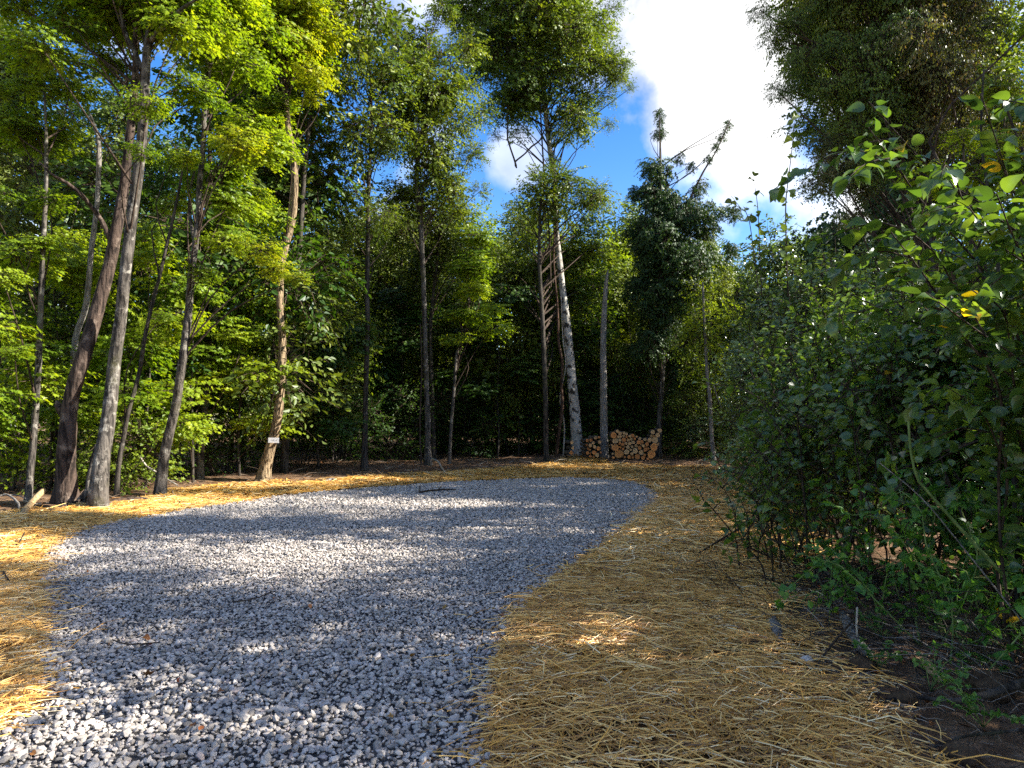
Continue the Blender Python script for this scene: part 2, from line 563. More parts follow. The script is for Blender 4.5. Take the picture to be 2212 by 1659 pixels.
def height(x, y):
    x = np.asarray(x, float); y = np.asarray(y, float)
    ins = inside(GRAVEL, x, y)
    d = np.where(ins, 0, edge_dist(GRAVEL, x, y))
    m = ss(0.05, 0.8, d)
    h = m * 0.05 * (fbm(x * .9, y * .9, 3) - .5) * 2
    sr = (~inside(STRAW, x, y)) & ~ins
    ds = np.where(sr, edge_dist(STRAW, x, y), 0)
    k = ss(0, .5, ds)
    h = h + k * (0.10 * (fbm(x * 2.2, y * 2.2, 8) - .35) + 0.05 * (fbm(x * 9, y * 9, 21, 3) - .5))
    h = h + 0.16 * np.exp(-(((x - WB.x) / 1.3) ** 2 + ((y - WB.y + .3) / .6) ** 2))
    return h


def h1(x, y):
    return float(height(np.array([x]), np.array([y]))[0])


def spacing(segs):
    out = []
    for a, b, s in segs:
        out.append(np.arange(a, b - s * .2, s))
    out.append([segs[-1][1]])
    return np.concatenate(out)


def grid_sheet(name, xs, ys, zoff, mat, poly=None, kind='structure', edge=0.0, seed=1, cut=None):
    X, Y = np.meshgrid(xs, ys)
    Z = height(X, Y) + zoff
    V = np.stack([X, Y, Z], -1).reshape(-1, 3)
    nx = len(xs)
    i, j = np.meshgrid(np.arange(nx - 1), np.arange(len(ys) - 1))
    a = (j * nx + i).ravel()
    Q = np.stack([a, a + 1, a + nx + 1, a + nx], -1)
    if poly is not None:
        cx = V[Q].mean(1)
        keep = inside(poly, cx[:, 0], cx[:, 1])
        if cut is not None:
            keep &= ~(inside(cut, cx[:, 0], cx[:, 1]) & (edge_dist(cut, cx[:, 0], cx[:, 1]) > .2))
        Q = Q[keep]
        used, inv = np.unique(Q.ravel(), return_inverse=True)
        V = V[used]; Q = inv.reshape(-1, 4)
    o = obj(name, fast_mesh(name, V, [Q], [mat], smooth=True))
    return tag(o, kind=kind)


gx = spacing([(-90, -20, 5), (-20, -9, .6), (-9, 1.2, .28), (1.2, 4.4, .07), (4.4, 12, .4), (12, 90, 5)])
gy = spacing([(-40, -4, 4), (-4, 2.8, .4), (2.8, 7.5, .07), (7.5, 26, .25), (26, 40, .8), (40, 120, 6)])
ground = grid_sheet('ground', gx, gy, 0.0, M['soil'])
straw_bed = grid_sheet('straw_ground', spacing([(-13, 5, .12)]), spacing([(-3, 25, .12)]), 0.012, M['straw_bed'], poly=STRAW, cut=GRAVEL)
gravel_pad = grid_sheet('gravel_pad', spacing([(-8, 4, .12)]), spacing([(-3, 18.5, .12)]), 0.022, M['gravel_bed'], poly=GRAVEL)

# ---- gravel stones
PHI = (1 + 5 ** .5) / 2
ICO = np.array([(-1, PHI, 0), (1, PHI, 0), (-1, -PHI, 0), (1, -PHI, 0), (0, -1, PHI), (0, 1, PHI), (0, -1, -PHI), (0, 1, -PHI),
                (PHI, 0, -1), (PHI, 0, 1), (-PHI, 0, -1), (-PHI, 0, 1)]) / math.hypot(1, PHI)
ICOF = np.array([(0, 11, 5), (0, 5, 1), (0, 1, 7), (0, 7, 10), (0, 10, 11), (1, 5, 9), (5, 11, 4), (11, 10, 2), (10, 7, 6), (7, 1, 8),
                 (3, 9, 4), (3, 4, 2), (3, 2, 6), (3, 6, 8), (3, 8, 9), (4, 9, 5), (2, 4, 11), (6, 2, 10), (8, 6, 7), (9, 8, 1)])
OCT = np.array([(1, 0, 0), (-1, 0, 0), (0, 1, 0), (0, -1, 0), (0, 0, 1), (0, 0, -1)], float)
OCTF = np.array([(0, 2, 4), (2, 1, 4), (1, 3, 4), (3, 0, 4), (2, 0, 5), (1, 2, 5), (3, 1, 5), (0, 3, 5)])


def rot_random(n, tilt, rng):
    yaw = rng.uniform(0, 2 * np.pi, n); ax = rng.uniform(0, 2 * np.pi, n); t = rng.normal(0, tilt, n)
    cz, sz = np.cos(yaw), np.sin(yaw)
    Rz = np.zeros((n, 3, 3)); Rz[:, 0, 0] = cz; Rz[:, 0, 1] = -sz; Rz[:, 1, 0] = sz; Rz[:, 1, 1] = cz; Rz[:, 2, 2] = 1
    u = np.stack([np.cos(ax), np.sin(ax), 0 * ax], -1)
    c, s = np.cos(t), np.sin(t)
    K = np.zeros((n, 3, 3)); K[:, 0, 2] = u[:, 1]; K[:, 1, 2] = -u[:, 0]; K[:, 2, 0] = -u[:, 1]; K[:, 2, 1] = u[:, 0]
    Rt = np.eye(3)[None] + s[:, None, None] * K + (1 - c)[:, None, None] * (K @ K)
    return Rt @ Rz


def stone_variants(base, k, rng):
    vs = []
    for _ in range(k):
        v = base * rng.uniform(.9, 1.12, (len(base), 1))
        for _c in range(7):         # crushed faces: cut flat
            nrm = rng.normal(size=3); nrm /= np.linalg.norm(nrm)
            over = np.maximum(0, v @ nrm - rng.uniform(.5, .8))
            v = v - over[:, None] * nrm
        v = v * np.array([1.0, rng.uniform(.62, .9), rng.uniform(.42, .7)])
        # shear for an angular, crushed look
        v[:, 0] += v[:, 1] * rng.uniform(-.35, .35); v[:, 2] += v[:, 0] * rng.uniform(-.2, .2)
        vs.append(v)
    return np.array(vs)


def gravel_points(y0, y1, sp, rng, extra=.3):
    gx_, gy_ = np.meshgrid(np.arange(-7.8, 3.4, sp), np.arange(y0, y1, sp))
    p = np.stack([gx_.ravel(), gy_.ravel()], -1)
    p = p + rng.uniform(-.48, .48, p.shape) * sp
    q = p[rng.random(len(p)) < extra]
    q = q + rng.uniform(-.5, .5, q.shape) * sp
    lay = np.concatenate([np.zeros(len(p)), np.ones(len(q))])
    p = np.concatenate([p, q])
    ins = inside(GRAVEL, p[:, 0], p[:, 1])
    d = edge_dist(GRAVEL, p[:, 0], p[:, 1])
    wob = .10 * (fbm(p[:, 0] * 2.3, p[:, 1] * 2.3, 77) - .5) * 2
    sd = np.where(ins, d, -d) + wob
    keep = (sd > 0) | ((sd > -.22) & (rng.random(len(p)) < .10 * np.exp(sd / .06)))
    vis = np.abs(p[:, 0]) < (p[:, 1] + .6) * .76 + .3
    keep &= vis
    return p[keep], lay[keep]


STV = stone_variants(ICO, 14, np.random.default_rng(5))
OCV = stone_variants(OCT, 14, np.random.default_rng(6))
rng = np.random.default_rng(21)
gv, gf, gt, off = [], [], [], 0
near_pick = None
for (y0, y1, sp, base, bf, var) in ((2.4, 5.0, .027, ICO, ICOF, STV), (5.0, 8.0, .028, OCT, OCTF, OCV), (8.0, 11.5, .033, OCT, OCTF, OCV), (11.5, 18.6, .043, OCT, OCTF, OCV)):
    p, lay = gravel_points(y0, y1, sp, rng)
    n = len(p)
    size = np.clip(rng.lognormal(math.log(.0160), .36, n), .007, .036) * (sp / .027)
    z = height(p[:, 0], p[:, 1]) + .024 + lay * .009 + .022 * (fbm(p[:, 0] * 1.6, p[:, 1] * 1.6, 31) - .5) + rng.uniform(-.004, .014, n)
    tint = np.clip(rng.beta(2.2, 2.0, n), 0, .93)
    tint[rng.random(n) < .03] = 1.0
    k = rng.integers(0, len(var), n)
    R = rot_random(n, .38, rng)
    if near_pick is None:
        # the stones that show largest lie along the bottom of the picture
        vis = np.where((p[:, 1] > 3.19) & (np.abs(p[:, 0]) < p[:, 1] * .715) & (lay == 1))[0]
        score = size[vis] / p[vis, 1]
        near_pick = vis[np.argsort(-score)[:300]]
        near = (p[near_pick], z[near_pick], size[near_pick], k[near_pick], rng.uniform(0, 6.28, 300), tint[near_pick])
        kp = np.ones(n, bool); kp[near_pick] = False
        p, z, size, tint, k, R, n = p[kp], z[kp], size[kp], tint[kp], k[kp], R[kp], int(kp.sum())
    V = np.einsum('nij,nvj->nvi', R, var[k] * size[:, None, None]) + np.stack([p[:, 0], p[:, 1], z], -1)[:, None]
    nb = len(base)
    F = bf[None] + (np.arange(n) * nb)[:, None, None] + off
    off += n * nb
    gv.append(V.reshape(-1, 3)); gf.append(F.reshape(-1, 3)); gt.append(np.repeat(tint, len(bf)))
o = obj('gravel', fast_mesh('gravel', np.concatenate(gv), [np.concatenate(gf)], [M['stone']], tint=np.concatenate(gt)), gravel_pad)
tag(o, kind='stuff')
stone_meshes = {}
for i in range(300):
    kk, tb = int(near[3][i]), int(near[5][i] * 5.99)
    if (kk, tb) not in stone_meshes:
        stone_meshes[(kk, tb)] = fast_mesh('stone', STV[kk] * .03, [ICOF], [M['stone']], tint=np.full(len(ICOF), (tb + .5) / 6))
    s = obj('stone', stone_meshes[(kk, tb)], gravel_pad, (near[0][i][0], near[0][i][1], near[1][i] + .004))
    s.rotation_euler = (RNG.normal(0, .3), RNG.normal(0, .3), near[4][i])
    s.scale = (near[2][i] / .03,) * 3

# ---- straw
rng = np.random.default_rng(31)


def scatter(poly, bbox, dens, rng, cut=None, noise_thin=0.0):
    x0, y0, x1, y1 = bbox
    n = int((x1 - x0) * (y1 - y0) * dens)
    x = rng.uniform(x0, x1, n); y = rng.uniform(y0, y1, n)
    d = edge_dist(poly, x, y)
    ins = inside(poly, x, y)
    sd = np.where(ins, d, -d) + .5 * (fbm(x * 1.3, y * 1.3, 55) - .5)
    keep = (rng.random(n) < ss(-.45, .25, sd))
    if cut is not None:
        dc = edge_dist(cut, x, y)
        ic = inside(cut, x, y)
        keep &= ~ic | (rng.random(n) < .16 * np.exp(-dc / .10))
    keep &= np.abs(x) < (y + .8) * .78 + .4
    # thin places where the soil shows
    thin = fbm(x * 2.1, y * 2.1, 91)
    keep &= rng.random(n) < (1 - noise_thin * ss(.50, .68, thin))
    return x[keep], y[keep]


sv, sq, stn, soff = [], [], [], 0
for (bbox, dens, wd, sides, nt_) in (((-6.2, 2.3, 4.2, 7), 2500, .0029, 3, .5), ((-10, 7, 5.2, 13), 1500, .0052, 2, .5), ((-13, 13, 5.6, 25), 640, .0095, 1, .3)):
    x, y = scatter(STRAW, bbox, dens, rng, GRAVEL, nt_)
    n = len(x)
    L = np.clip(rng.lognormal(math.log(.125), .6, n), .03, .45) * (1.0 if wd < .004 else 1.25)
    # straw lies in loosely combed swathes
    th = (fbm(x * .8, y * .8, 12) - .5) * 5 + rng.normal(0, .75, n)
    th = np.where(rng.random(n) < .68, rng.uniform(0, 6.28, n), th)
    dz = rng.normal(0, .11, n)
    dx, dy = np.cos(th), np.sin(th)
    z0 = height(x, y) + .02 + rng.gamma(2.0, .006, n) + .035 * ss(.45, .75, fbm(x * 1.7, y * 1.7, 44))
    A = np.stack([x - dx * L / 2, y - dy * L / 2, z0 - dz * L / 2], -1)
    B = np.stack([x + dx * L / 2, y + dy * L / 2, z0 + dz * L / 2], -1)
    A[:, 2] = np.maximum(A[:, 2], height(A[:, 0], A[:, 1]) + .012); B[:, 2] = np.maximum(B[:, 2], height(B[:, 0], B[:, 1]) + .012)
    Cc = (A + B) / 2 + np.stack([-dy, dx, 0 * dx], -1) * (rng.normal(0, .06, n) * L)[:, None] + np.stack([0 * dx, 0 * dx, np.abs(rng.normal(0, .05, n)) * L], -1)
    w_ = wd * rng.uniform(.6, 1.4, n)
    side = np.stack([-dy, dx, 0 * dx], -1) * w_[:, None]
    up = np.array([0, 0, 1.0])[None] * w_[:, None] * 1.1
    tint = np.clip(rng.beta(1.5, 1.3, n) + .25 * (fbm(x * .7, y * .7, 66) - .5), 0, 1)
    if sides == 3:
        prof = (side * .8, up, -side * .8)
    elif sides == 2:
        prof = (side, up * .7, -side)
    else:
        prof = (side + up * .3, -side)
    kq = len(prof)
    V = np.stack([P_ + q for P_ in (A, Cc, B) for q in prof], 1)
    nv = 3 * kq
    if sides == 3:
        pairs = [(0, 1), (1, 2), (2, 0)]
    elif sides == 2:
        pairs = [(0, 1), (1, 2)]
    else:
        pairs = [(0, 1)]
    q = []
    for s_ in range(2):
        for a_, b_ in pairs:
            q.append((s_ * kq + a_, s_ * kq + b_, (s_ + 1) * kq + b_, (s_ + 1) * kq + a_))
    if sides == 1:
        q = [(0, 1, 5, 4)]
    q = np.array(q)
    sq.append((q[None] + (np.arange(n) * nv)[:, None, None] + soff).reshape(-1, 4))
    soff += n * nv
    sv.append(V.reshape(-1, 3)); stn.append(np.repeat(tint, len(q)))
straw = obj('straw', fast_mesh('straw', np.concatenate(sv), [np.concatenate(sq)], [M['straw']], tint=np.concatenate(stn)))
tag(straw, 'golden straw mulch strewn loosely over the bare soil', 'straw', kind='stuff')

# ------------------------------------------------------------------ leaves, sprays and clumps
def leaf_shape(kind):
    if kind == 'maple':
        side = [(.42, .06), (.24, .26), (.54, .58), (.19, .60)]
        pts = [(0, .3, 0.0), (0, 0, 0)] + [(x, y, .10 * x - .18 * y * y) for x, y in side] + [(0, 1, -.2)] + [(-x, y, .10 * x - .18 * y * y) for x, y in side]
        F = [(0, 1, 2), (0, 2, 3), (0, 3, 4), (0, 4, 5), (0, 5, 6), (0, 7, 1), (0, 8, 7), (0, 9, 8), (0, 10, 9), (0, 6, 10)]
        return np.array(pts, float), np.array(F)
    if kind == 'oval':
        pts = [(0, 0, 0), (.27, .38, .07), (.20, .72, .0), (0, 1, -.14), (-.27, .38, .07), (-.20, .72, 0)]
        return np.array(pts, float), np.array([(0, 1, 2), (0, 2, 3), (0, 3, 5), (0, 5, 4)])
    if kind == 'big':
        side = [(.16, .06, .03), (.32, .25, .07), (.36, .46, .06), (.25, .72, 0)]
        mid = [(0, 0, 0), (0, .35, -.02), (0, .68, -.06), (0, 1, -.22)]
        pts = mid + side + [(-x, y, z) for x, y, z in side]
        F = []
        for s_, rev in ((4, False), (8, True)):
            t = [(0, s_, s_ + 1), (0, s_ + 1, 1), (1, s_ + 1, s_ + 2), (1, s_ + 2, 2), (2, s_ + 2, s_ + 3), (2, s_ + 3, 3)]
            F += [(a, c, b) if rev else (a, b, c) for a, b, c in t]
        return np.array(pts, float), np.array(F)
    if kind == 'heart':
        side = [(.30, .02, .05), (.46, .26, .08), (.36, .55, .04), (.16, .82, -.03)]
        mid = [(0, .08, 0), (0, .35, -.02), (0, .68, -.06), (0, 1, -.18)]
        pts = mid + side + [(-x, y, z) for x, y, z in side]
        F = []
        for s_, rev in ((4, False), (8, True)):
            t = [(0, s_, s_ + 1), (0, s_ + 1, 1), (1, s_ + 1, s_ + 2), (1, s_ + 2, 2), (2, s_ + 2, s_ + 3), (2, s_ + 3, 3)]
            F += [(a, c, b) if rev else (a, b, c) for a, b, c in t]
        return np.array(pts, float), np.array(F)


SHAPES = {k: leaf_shape(k) for k in ('maple', 'oval', 'big', 'heart')}


def place_leaves(pos, axis, normal, size, kind, tint):
    """arrays of leaves -> V, F, tint per face"""
    sv_, sf_ = SHAPES[kind]
    axis = axis / (np.linalg.norm(axis, axis=1, keepdims=True) + 1e-9)
    x = np.cross(axis, normal); x /= np.linalg.norm(x, axis=1, keepdims=True) + 1e-9
    nz = np.cross(x, axis)
    curl = RNG.uniform(.3, 1.9, len(pos))
    V = pos[:, None] + size[:, None, None] * (x[:, None] * sv_[None, :, 0:1] + axis[:, None] * sv_[None, :, 1:2] + nz[:, None] * (sv_[None, :, 2:3] * curl[:, None, None]))
    n = len(pos)
    F = sf_[None] + (np.arange(n) * len(sv_))[:, None, None]
    return V.reshape(-1, 3), F.reshape(-1, 3), np.repeat(tint, len(sf_))


def clump_mesh(name, seed, n_sprays=46, R=(.95, .95, .40), L=.62, per=18, kind='maple', leaf=.13, mode='flat', droop=.2, spread=55, mats=('maple', 'twig')):
    r = np.random.default_rng(seed)
    P, A, N, S, T = [], [], [], [], []
    tw = Build()
    for s in range(n_sprays):
        u = r.normal(size=3); u /= np.linalg.norm(u)
        rad = r.random() ** (1 / 2.2)
        c = u * np.array(R) * rad
        if mode == 'flat':
            d = np.array([u[0], u[1], u[2] * .15]) + r.normal(0, .35, 3) * np.array([1, 1, .25])
        elif mode == 'hang':
            d = np.array([u[0], u[1], -.5]) * .8 + r.normal(0, .4, 3)
        elif mode == 'up':
            d = np.array([u[0] * .5, u[1] * .5, .9]) + r.normal(0, .35, 3)
        else:
            d = u + r.normal(0, .5, 3)
        d /= np.linalg.norm(d)
        ll = L * r.uniform(.6, 1.2)
        start = c - d * ll * .4
        side = np.cross(d, [0, 0, 1.0]); side /= np.linalg.norm(side) + 1e-9
        upv = np.cross(side, d)
        m = max(4, int(per * r.uniform(.7, 1.2)))
        t = np.linspace(.12, 1, m)
        bend = np.stack([0 * t, 0 * t, -droop * ll * t * t], -1)
        pts = start + d * (t * ll)[:, None] + bend
        sgn = np.where(np.arange(m) % 2 == 0, 1, -1)
        ang = np.radians(r.normal(spread, 16, m)) * (1 - .75 * (t > .97))
        ax = d[None] * np.cos(ang)[:, None] + side[None] * (np.sin(ang) * sgn)[:, None]
        off_ = ax * (leaf * r.uniform(.25, 1.1, m))[:, None]      # petioles and side twigs
        if mode == 'flat':
            ax = ax + np.array([0, 0, -1.0]) * r.uniform(.05, .5, (m, 1))
            nn = np.array([u[0] * .75, u[1] * .75, .85]) + r.normal(0, .36, (m, 3))
        elif mode == 'hang':
            ax = ax * .45 + np.array([0, 0, -1.0]) * r.uniform(.5, 1.3, (m, 1))
            nn = r.normal(0, .7, (m, 3)) + u[None] * 1.1 + np.array([0, 0, .3])
        else:
            ax = ax + np.array([0, 0, -1.0]) * r.uniform(-.1, .6, (m, 1))
            nn = u[None] * .8 + np.array([0, 0, .6]) + r.normal(0, .45, (m, 3))
        P.append(pts + off_); A.append(ax); N.append(nn); S.append(leaf * r.uniform(.6, 1.2, m) * (1.1 - .3 * t))
        T.append(np.clip(r.beta(2.2, 2.2) * .55 + r.beta(2, 2, m) * .45, 0, 1))
        tv, tq, _ = tube([c * .35, start, start + d * ll * .55 + bend[m // 2], pts[-1]], [.010, .007, .005, .002], 3, .4, cap=False)
        tw.add(tv, tq)
    P, A, N, S, T = map(np.concatenate, (P, A, N, S, T))
    V, F, ft = place_leaves(P, A, N, S, kind, T)
    TV = np.concatenate(tw.V); TQ = np.concatenate(tw.Q)
    nl = len(F)
    me = fast_mesh(name, np.concatenate([V, TV]), [F, TQ + len(V)], [M[mats[0]], M[mats[1]]],
                   midx=np.concatenate([np.zeros(nl), np.ones(len(TQ))]), tint=np.concatenate([ft, np.zeros(len(TQ))]))
    return me


CL = {}
CL['maple'] = [clump_mesh('maple_foliage', 100 + i, n_sprays=54, per=17) for i in range(5)]
CL['broad'] = [clump_mesh('broadleaf_foliage', 200 + i, n_sprays=52, R=(.95, .95, .8), L=.55, per=16, leaf=.12, mode='round', kind='maple' if i < 2 else 'oval', droop=.3, mats=('broad', 'twig')) for i in range(5)]
CL['far'] = [clump_mesh('far_foliage', 300 + i, n_sprays=60, R=(1, 1, .85), L=.6, per=15, leaf=.15, mode='round', kind='oval', droop=.3, mats=('far', 'twig')) for i in range(4)]
CL['ivy'] = [clump_mesh('vine_foliage', 400 + i, n_sprays=60, R=(.9, .9, .9), L=.45, per=16, leaf=.12, mode='hang', kind='maple', droop=.5, mats=('ivy', 'twig')) for i in range(4)]
CL['olive'] = [clump_mesh('shrub_foliage', 500 + i, n_sprays=60, R=(.8, .8, .75), L=.6, per=19, leaf=.085, mode='up' if i % 2 else 'round', kind='oval', spread=48, droop=.15, mats=('olive', 'twig')) for i in range(5)]
CL['thick'] = [clump_mesh('thicket_foliage', 800 + i, n_sprays=40, R=(.8, .8, .75), L=.6, per=13, leaf=.105, mode='up' if i % 2 else 'round', kind='big', spread=52, droop=.2, mats=('big', 'twig')) for i in range(4)]
CL['russet'] = [clump_mesh('drooping_foliage', 600 + i, n_sprays=76, R=(.95, .95, .7), L=.6, per=16, leaf=.10, mode='hang', kind='oval', droop=.25, mats=('russet', 'twig')) for i in range(4)]
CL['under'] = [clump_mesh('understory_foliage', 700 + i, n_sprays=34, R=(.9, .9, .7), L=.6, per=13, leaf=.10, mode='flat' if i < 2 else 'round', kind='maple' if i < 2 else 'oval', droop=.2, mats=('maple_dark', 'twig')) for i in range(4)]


def add_foliage(parent, loc, kind, mat, scale=1.0, squash=1.0):
    me = random.choice(CL[kind])
    o = bpy.data.objects.new('foliage', me)
    o.location = loc
    o.rotation_euler = (random.gauss(0, .12), random.gauss(0, .12), random.uniform(0, 6.283))
    s = scale * random.uniform(.85, 1.15)
    o.scale = (s, s, s * squash)
    link(o, parent)
    if mat:
        o.material_slots[0].link = 'OBJECT'
        o.material_slots[0].material = M[mat]
    o['kind'] = 'stuff'
    return o


def sub_at(P, z):
    """point of a trunk polyline at height z"""
    P = np.array(P)
    i = int(np.argmin(np.abs(P[:, 2] - z)))
    return P[i]


def make_tree(name, label, path, bark, blobs=(), kind='maple', mat='maple', group=None, Y=None, base=None, forks=(), flare=.55,
              rough=.06, ridges=0.0, sides=14, dens=1.0, cat='tree', zwob=.25, cs=1.0, limbs_only=(), sink=.12):
    """path: (px, py, width px) up the trunk as the photo shows it, standing at its own distance."""
    b = gp(*path[0][:2]) if Y is None else at(path[0][0], path[0][1], Y)
    Yd = b.y
    seed = int(abs(path[0][0] * 7 + path[0][1])) % 1000
    rr = random.Random(seed)
    P, R = [], []
    wob = 0.0
    for i, (px, py, wd) in enumerate(path):
        q = at(px, py, Yd + wob)
        P.append(q); R.append(wd * .9 / 2 / FPX * (Yd + wob))
        wob += rr.uniform(-zwob, zwob) * .5
    P[0].z = h1(P[0].x, P[0].y) - sink
    root = empty(name, (P[0].x, P[0].y, P[0].z + sink))
    tag(root, label, cat, group)
    O = np.array(root.location)
    bt = Build()
    v, q, t = tube(P, R, sides, .11, rough, seed, flare, True, ridges)
    bt.add(v, q, t)
    for fk in forks:
        Pf = [at(x, y, Yd + dy) for x, y, wd, dy in fk]
        Rf = [wd / 2 / FPX * Yd for x, y, wd, dy in fk]
        v, q, t = tube(Pf, Rf, 8, .12, rough, seed + 3)
        bt.add(v, q, t)
    obj('trunk', bt.mesh('trunk', M[bark], origin=O), root)
    if not blobs and not limbs_only:
        return root
    pts, _ = catmull(P, R, .25)
    bl = Build()
    spots = []
    for blob in blobs:
        px, py, rp, dy = blob[:4]
        bmat = blob[4] if len(blob) > 4 else mat
        c = at(px, py, Yd + dy)
        r = rp / FPX * (Yd + dy)
        n = max(1, int(round((r / .95) ** 2 * 4.3 * dens)))
        for k in range(n):
            while True:
                u = Vector((rr.uniform(-1, 1), rr.uniform(-1, 1), rr.uniform(-1, 1)))
                if u.length < 1:
                    break
            sc = min(1.15, max(.3, r * .75)) * cs
            spots.append((c + Vector((u.x * max(0, r - .55 * sc), u.y * max(.3, r * 1.0), u.z * max(0, r - .3 * sc))), sc, bmat))
    for (c, sc, bmat) in spots:
        a = sub_at(pts, max(P[0].z + 1.0, c.z - 1.2 - rr.random()))
        m1 = Vector(a) * .55 + c * .45 + Vector((rr.gauss(0, .2), rr.gauss(0, .2), rr.uniform(0, .3)))
        r0 = min(.035, .006 + .007 * (c - Vector(a)).length)
        v, q, t = tube([a, m1, c], [r0, r0 * .6, .008], 5, .35, cap=False)
        bl.add(v, q, t)
    for fk in limbs_only:
        Pf = [at(x, y, Yd + dy) for x, y, wd, dy in fk]
        Rf = [wd / 2 / FPX * Yd for x, y, wd, dy in fk]
        v, q, t = tube(Pf, Rf, 6, .12)
        bl.add(v, q, t)
    crown = obj('crown', bl.mesh('crown', M['twig'] if bark != 'dead_grey' else M[bark], origin=O), root)
    for (c, sc, bmat) in spots:
        add_foliage(crown, c - Vector(O), kind, bmat, sc)
    return root


# ------------------------------------------------------------------ the front row of trees on the left
make_tree('maple_tree', 'slender pale trunk leftmost in the row, beside the thick shaggy trunk',
          [(60, 1088, 17), (66, 1020, 15), (72, 958, 15), (78, 870, 14), (83, 791, 14), (88, 665, 13), (93, 536, 11), (99, 417, 9), (100, 300, 7), (96, 200, 5)],
          'bark_grey', [(70, 300, 95, .3), (30, 420, 90, -.6), (110, 210, 80, .5), (20, 600, 60, -.5), (85, 520, 55, -.4), (20, 740, 50, -.7), (20, 240, 70, .2)])
make_tree('maple_tree', 'thickest reddish brown shaggy trunk with a broken branch knob, leaning right',
          [(143, 1090, 56), (142, 1040, 44), (144, 958, 40), (152, 875, 35), (173, 791, 33), (193, 725, 32), (213, 658, 31), (238, 567, 28), (250, 504, 25), (266, 417, 23), (278, 317, 20), (290, 198, 15), (292, 80, 10), (290, -60, 6)],
          'bark_brown', [(280, 60, 90, .8), (230, 150, 70, 1.2), (190, 40, 110, .6), (300, -110, 130, .5)],
          forks=[[(146, 905, 22, 0), (132, 888, 17, -.05), (125, 876, 15, -.05), (124, 866, 8, -.05)],
                 [(240, 520, 12, 0), (215, 470, 10, -.1), (165, 410, 8, -.5), (110, 375, 5, -.8), (85, 350, 3, -.9)]], rough=.10, ridges=.10, flare=.5, sides=18)
make_tree('maple_tree', 'grey lichen covered trunk forking high up, just right of the shaggy brown trunk',
          [(212, 1098, 48), (214, 1050, 42), (220, 991, 36), (230, 930, 33), (238, 875, 31), (248, 775, 29), (260, 691, 27), (270, 595, 26), (284, 476, 25), (298, 377, 24), (308, 278, 22), (313, 198, 21), (317, 119, 20), (326, 40, 16), (330, -40, 13), (330, -160, 7)],
          'bark_grey', [(420, 60, 110, .2), (340, 215, 70, -.5), (420, 170, 85, .4), (250, -100, 150, .3), (400, -110, 150, 0), (330, 330, 50, -.6), (150, 120, 90, -.2), (60, 60, 100, .3)],
          forks=[[(305, 150, 13, 0), (290, 110, 11, .1), (274, 79, 10, .2), (264, 40, 8, .2), (256, 0, 7, .2), (240, -80, 4, .2)],
                 [(322, 95, 13, 0), (340, 70, 11, -.2), (357, 52, 10, -.3), (397, 16, 7, -.5), (440, -10, 4, -.7)],
                 [(212, 1080, 22, .25), (190, 1062, 18, .3), (178, 1080, 22, .3), (172, 1095, 24, .3)],
                 [(205, 1085, 20, .1), (192, 1050, 14, .35), (203, 990, 12, .5), (210, 960, 9, .5)]], rough=.07, flare=.18, sides=18)
make_tree('dead_tree', 'bare grey dead snag standing behind the shaggy trunk, tip broken off',
          [(150, 1078, 16), (156, 900, 15), (162, 741, 14), (186, 658, 13), (198, 536, 12), (210, 437, 11), (214, 317, 11), (208, 286, 9), (198, 255, 6), (191, 236, 2)],
          'dead_grey', Y=13.6, cat='dead tree', flare=.2)
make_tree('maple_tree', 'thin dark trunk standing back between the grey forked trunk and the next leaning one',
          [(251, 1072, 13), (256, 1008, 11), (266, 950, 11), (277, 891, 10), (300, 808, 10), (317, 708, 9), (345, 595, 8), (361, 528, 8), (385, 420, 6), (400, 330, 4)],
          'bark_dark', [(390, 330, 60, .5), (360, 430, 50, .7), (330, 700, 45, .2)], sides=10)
make_tree('maple_tree', 'grey trunk leaning right with spread foot, fourth thick trunk from the left',
          [(345, 1069, 32), (350, 1020, 25), (360, 958, 23), (380, 875, 21), (388, 820, 20), (395, 775, 19), (407, 675, 18), (411, 610, 16), (421, 536, 15), (429, 456, 13), (431, 397, 13), (439, 317, 12), (444, 198, 11), (456, 131, 9), (462, 40, 7), (465, -80, 5)],
          'bark_grey', [(500, 280, 100, -.3), (540, 330, 75, -.6, 'maple_yellow'), (470, 410, 75, -.2), (520, 140, 100, .2), (400, 440, 60, .4), (500, 530, 65, -.5), (560, 565, 70, -.6, 'maple_yellow'), (640, 590, 45, -.7, 'maple_yellow'), (480, 20, 130, .3), (420, 320, 50, -.7), (440, 590, 50, -.5)],
          forks=[[(422, 530, 9, 0), (412, 480, 7, .1), (410, 420, 6, .15), (420, 370, 4, .2)]], flare=.5, sides=16)
make_tree('maple_tree', 'mottled dark and pale trunk left of the signed tree, rising behind the straw edge',
          [(430, 1038, 20), (433, 990, 17), (437, 941, 16), (447, 841, 15), (453, 780, 14), (460, 725, 14), (467, 658, 13), (470, 600, 12), (474, 548, 12), (480, 440, 9), (478, 330, 7)],
          'bark_grey', [(480, 380, 70, .4), (530, 440, 75, -.2), (430, 500, 65, .3), (500, 720, 55, -.3), (560, 680, 55, 0)], sides=12)
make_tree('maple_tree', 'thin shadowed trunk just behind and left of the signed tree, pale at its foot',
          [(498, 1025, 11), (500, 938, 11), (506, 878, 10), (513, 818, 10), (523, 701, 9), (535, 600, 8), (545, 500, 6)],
          'bark_dark', [(540, 480, 70, 0), (580, 560, 70, .4), (480, 800, 55, .2)], Y=19.0, sides=9)
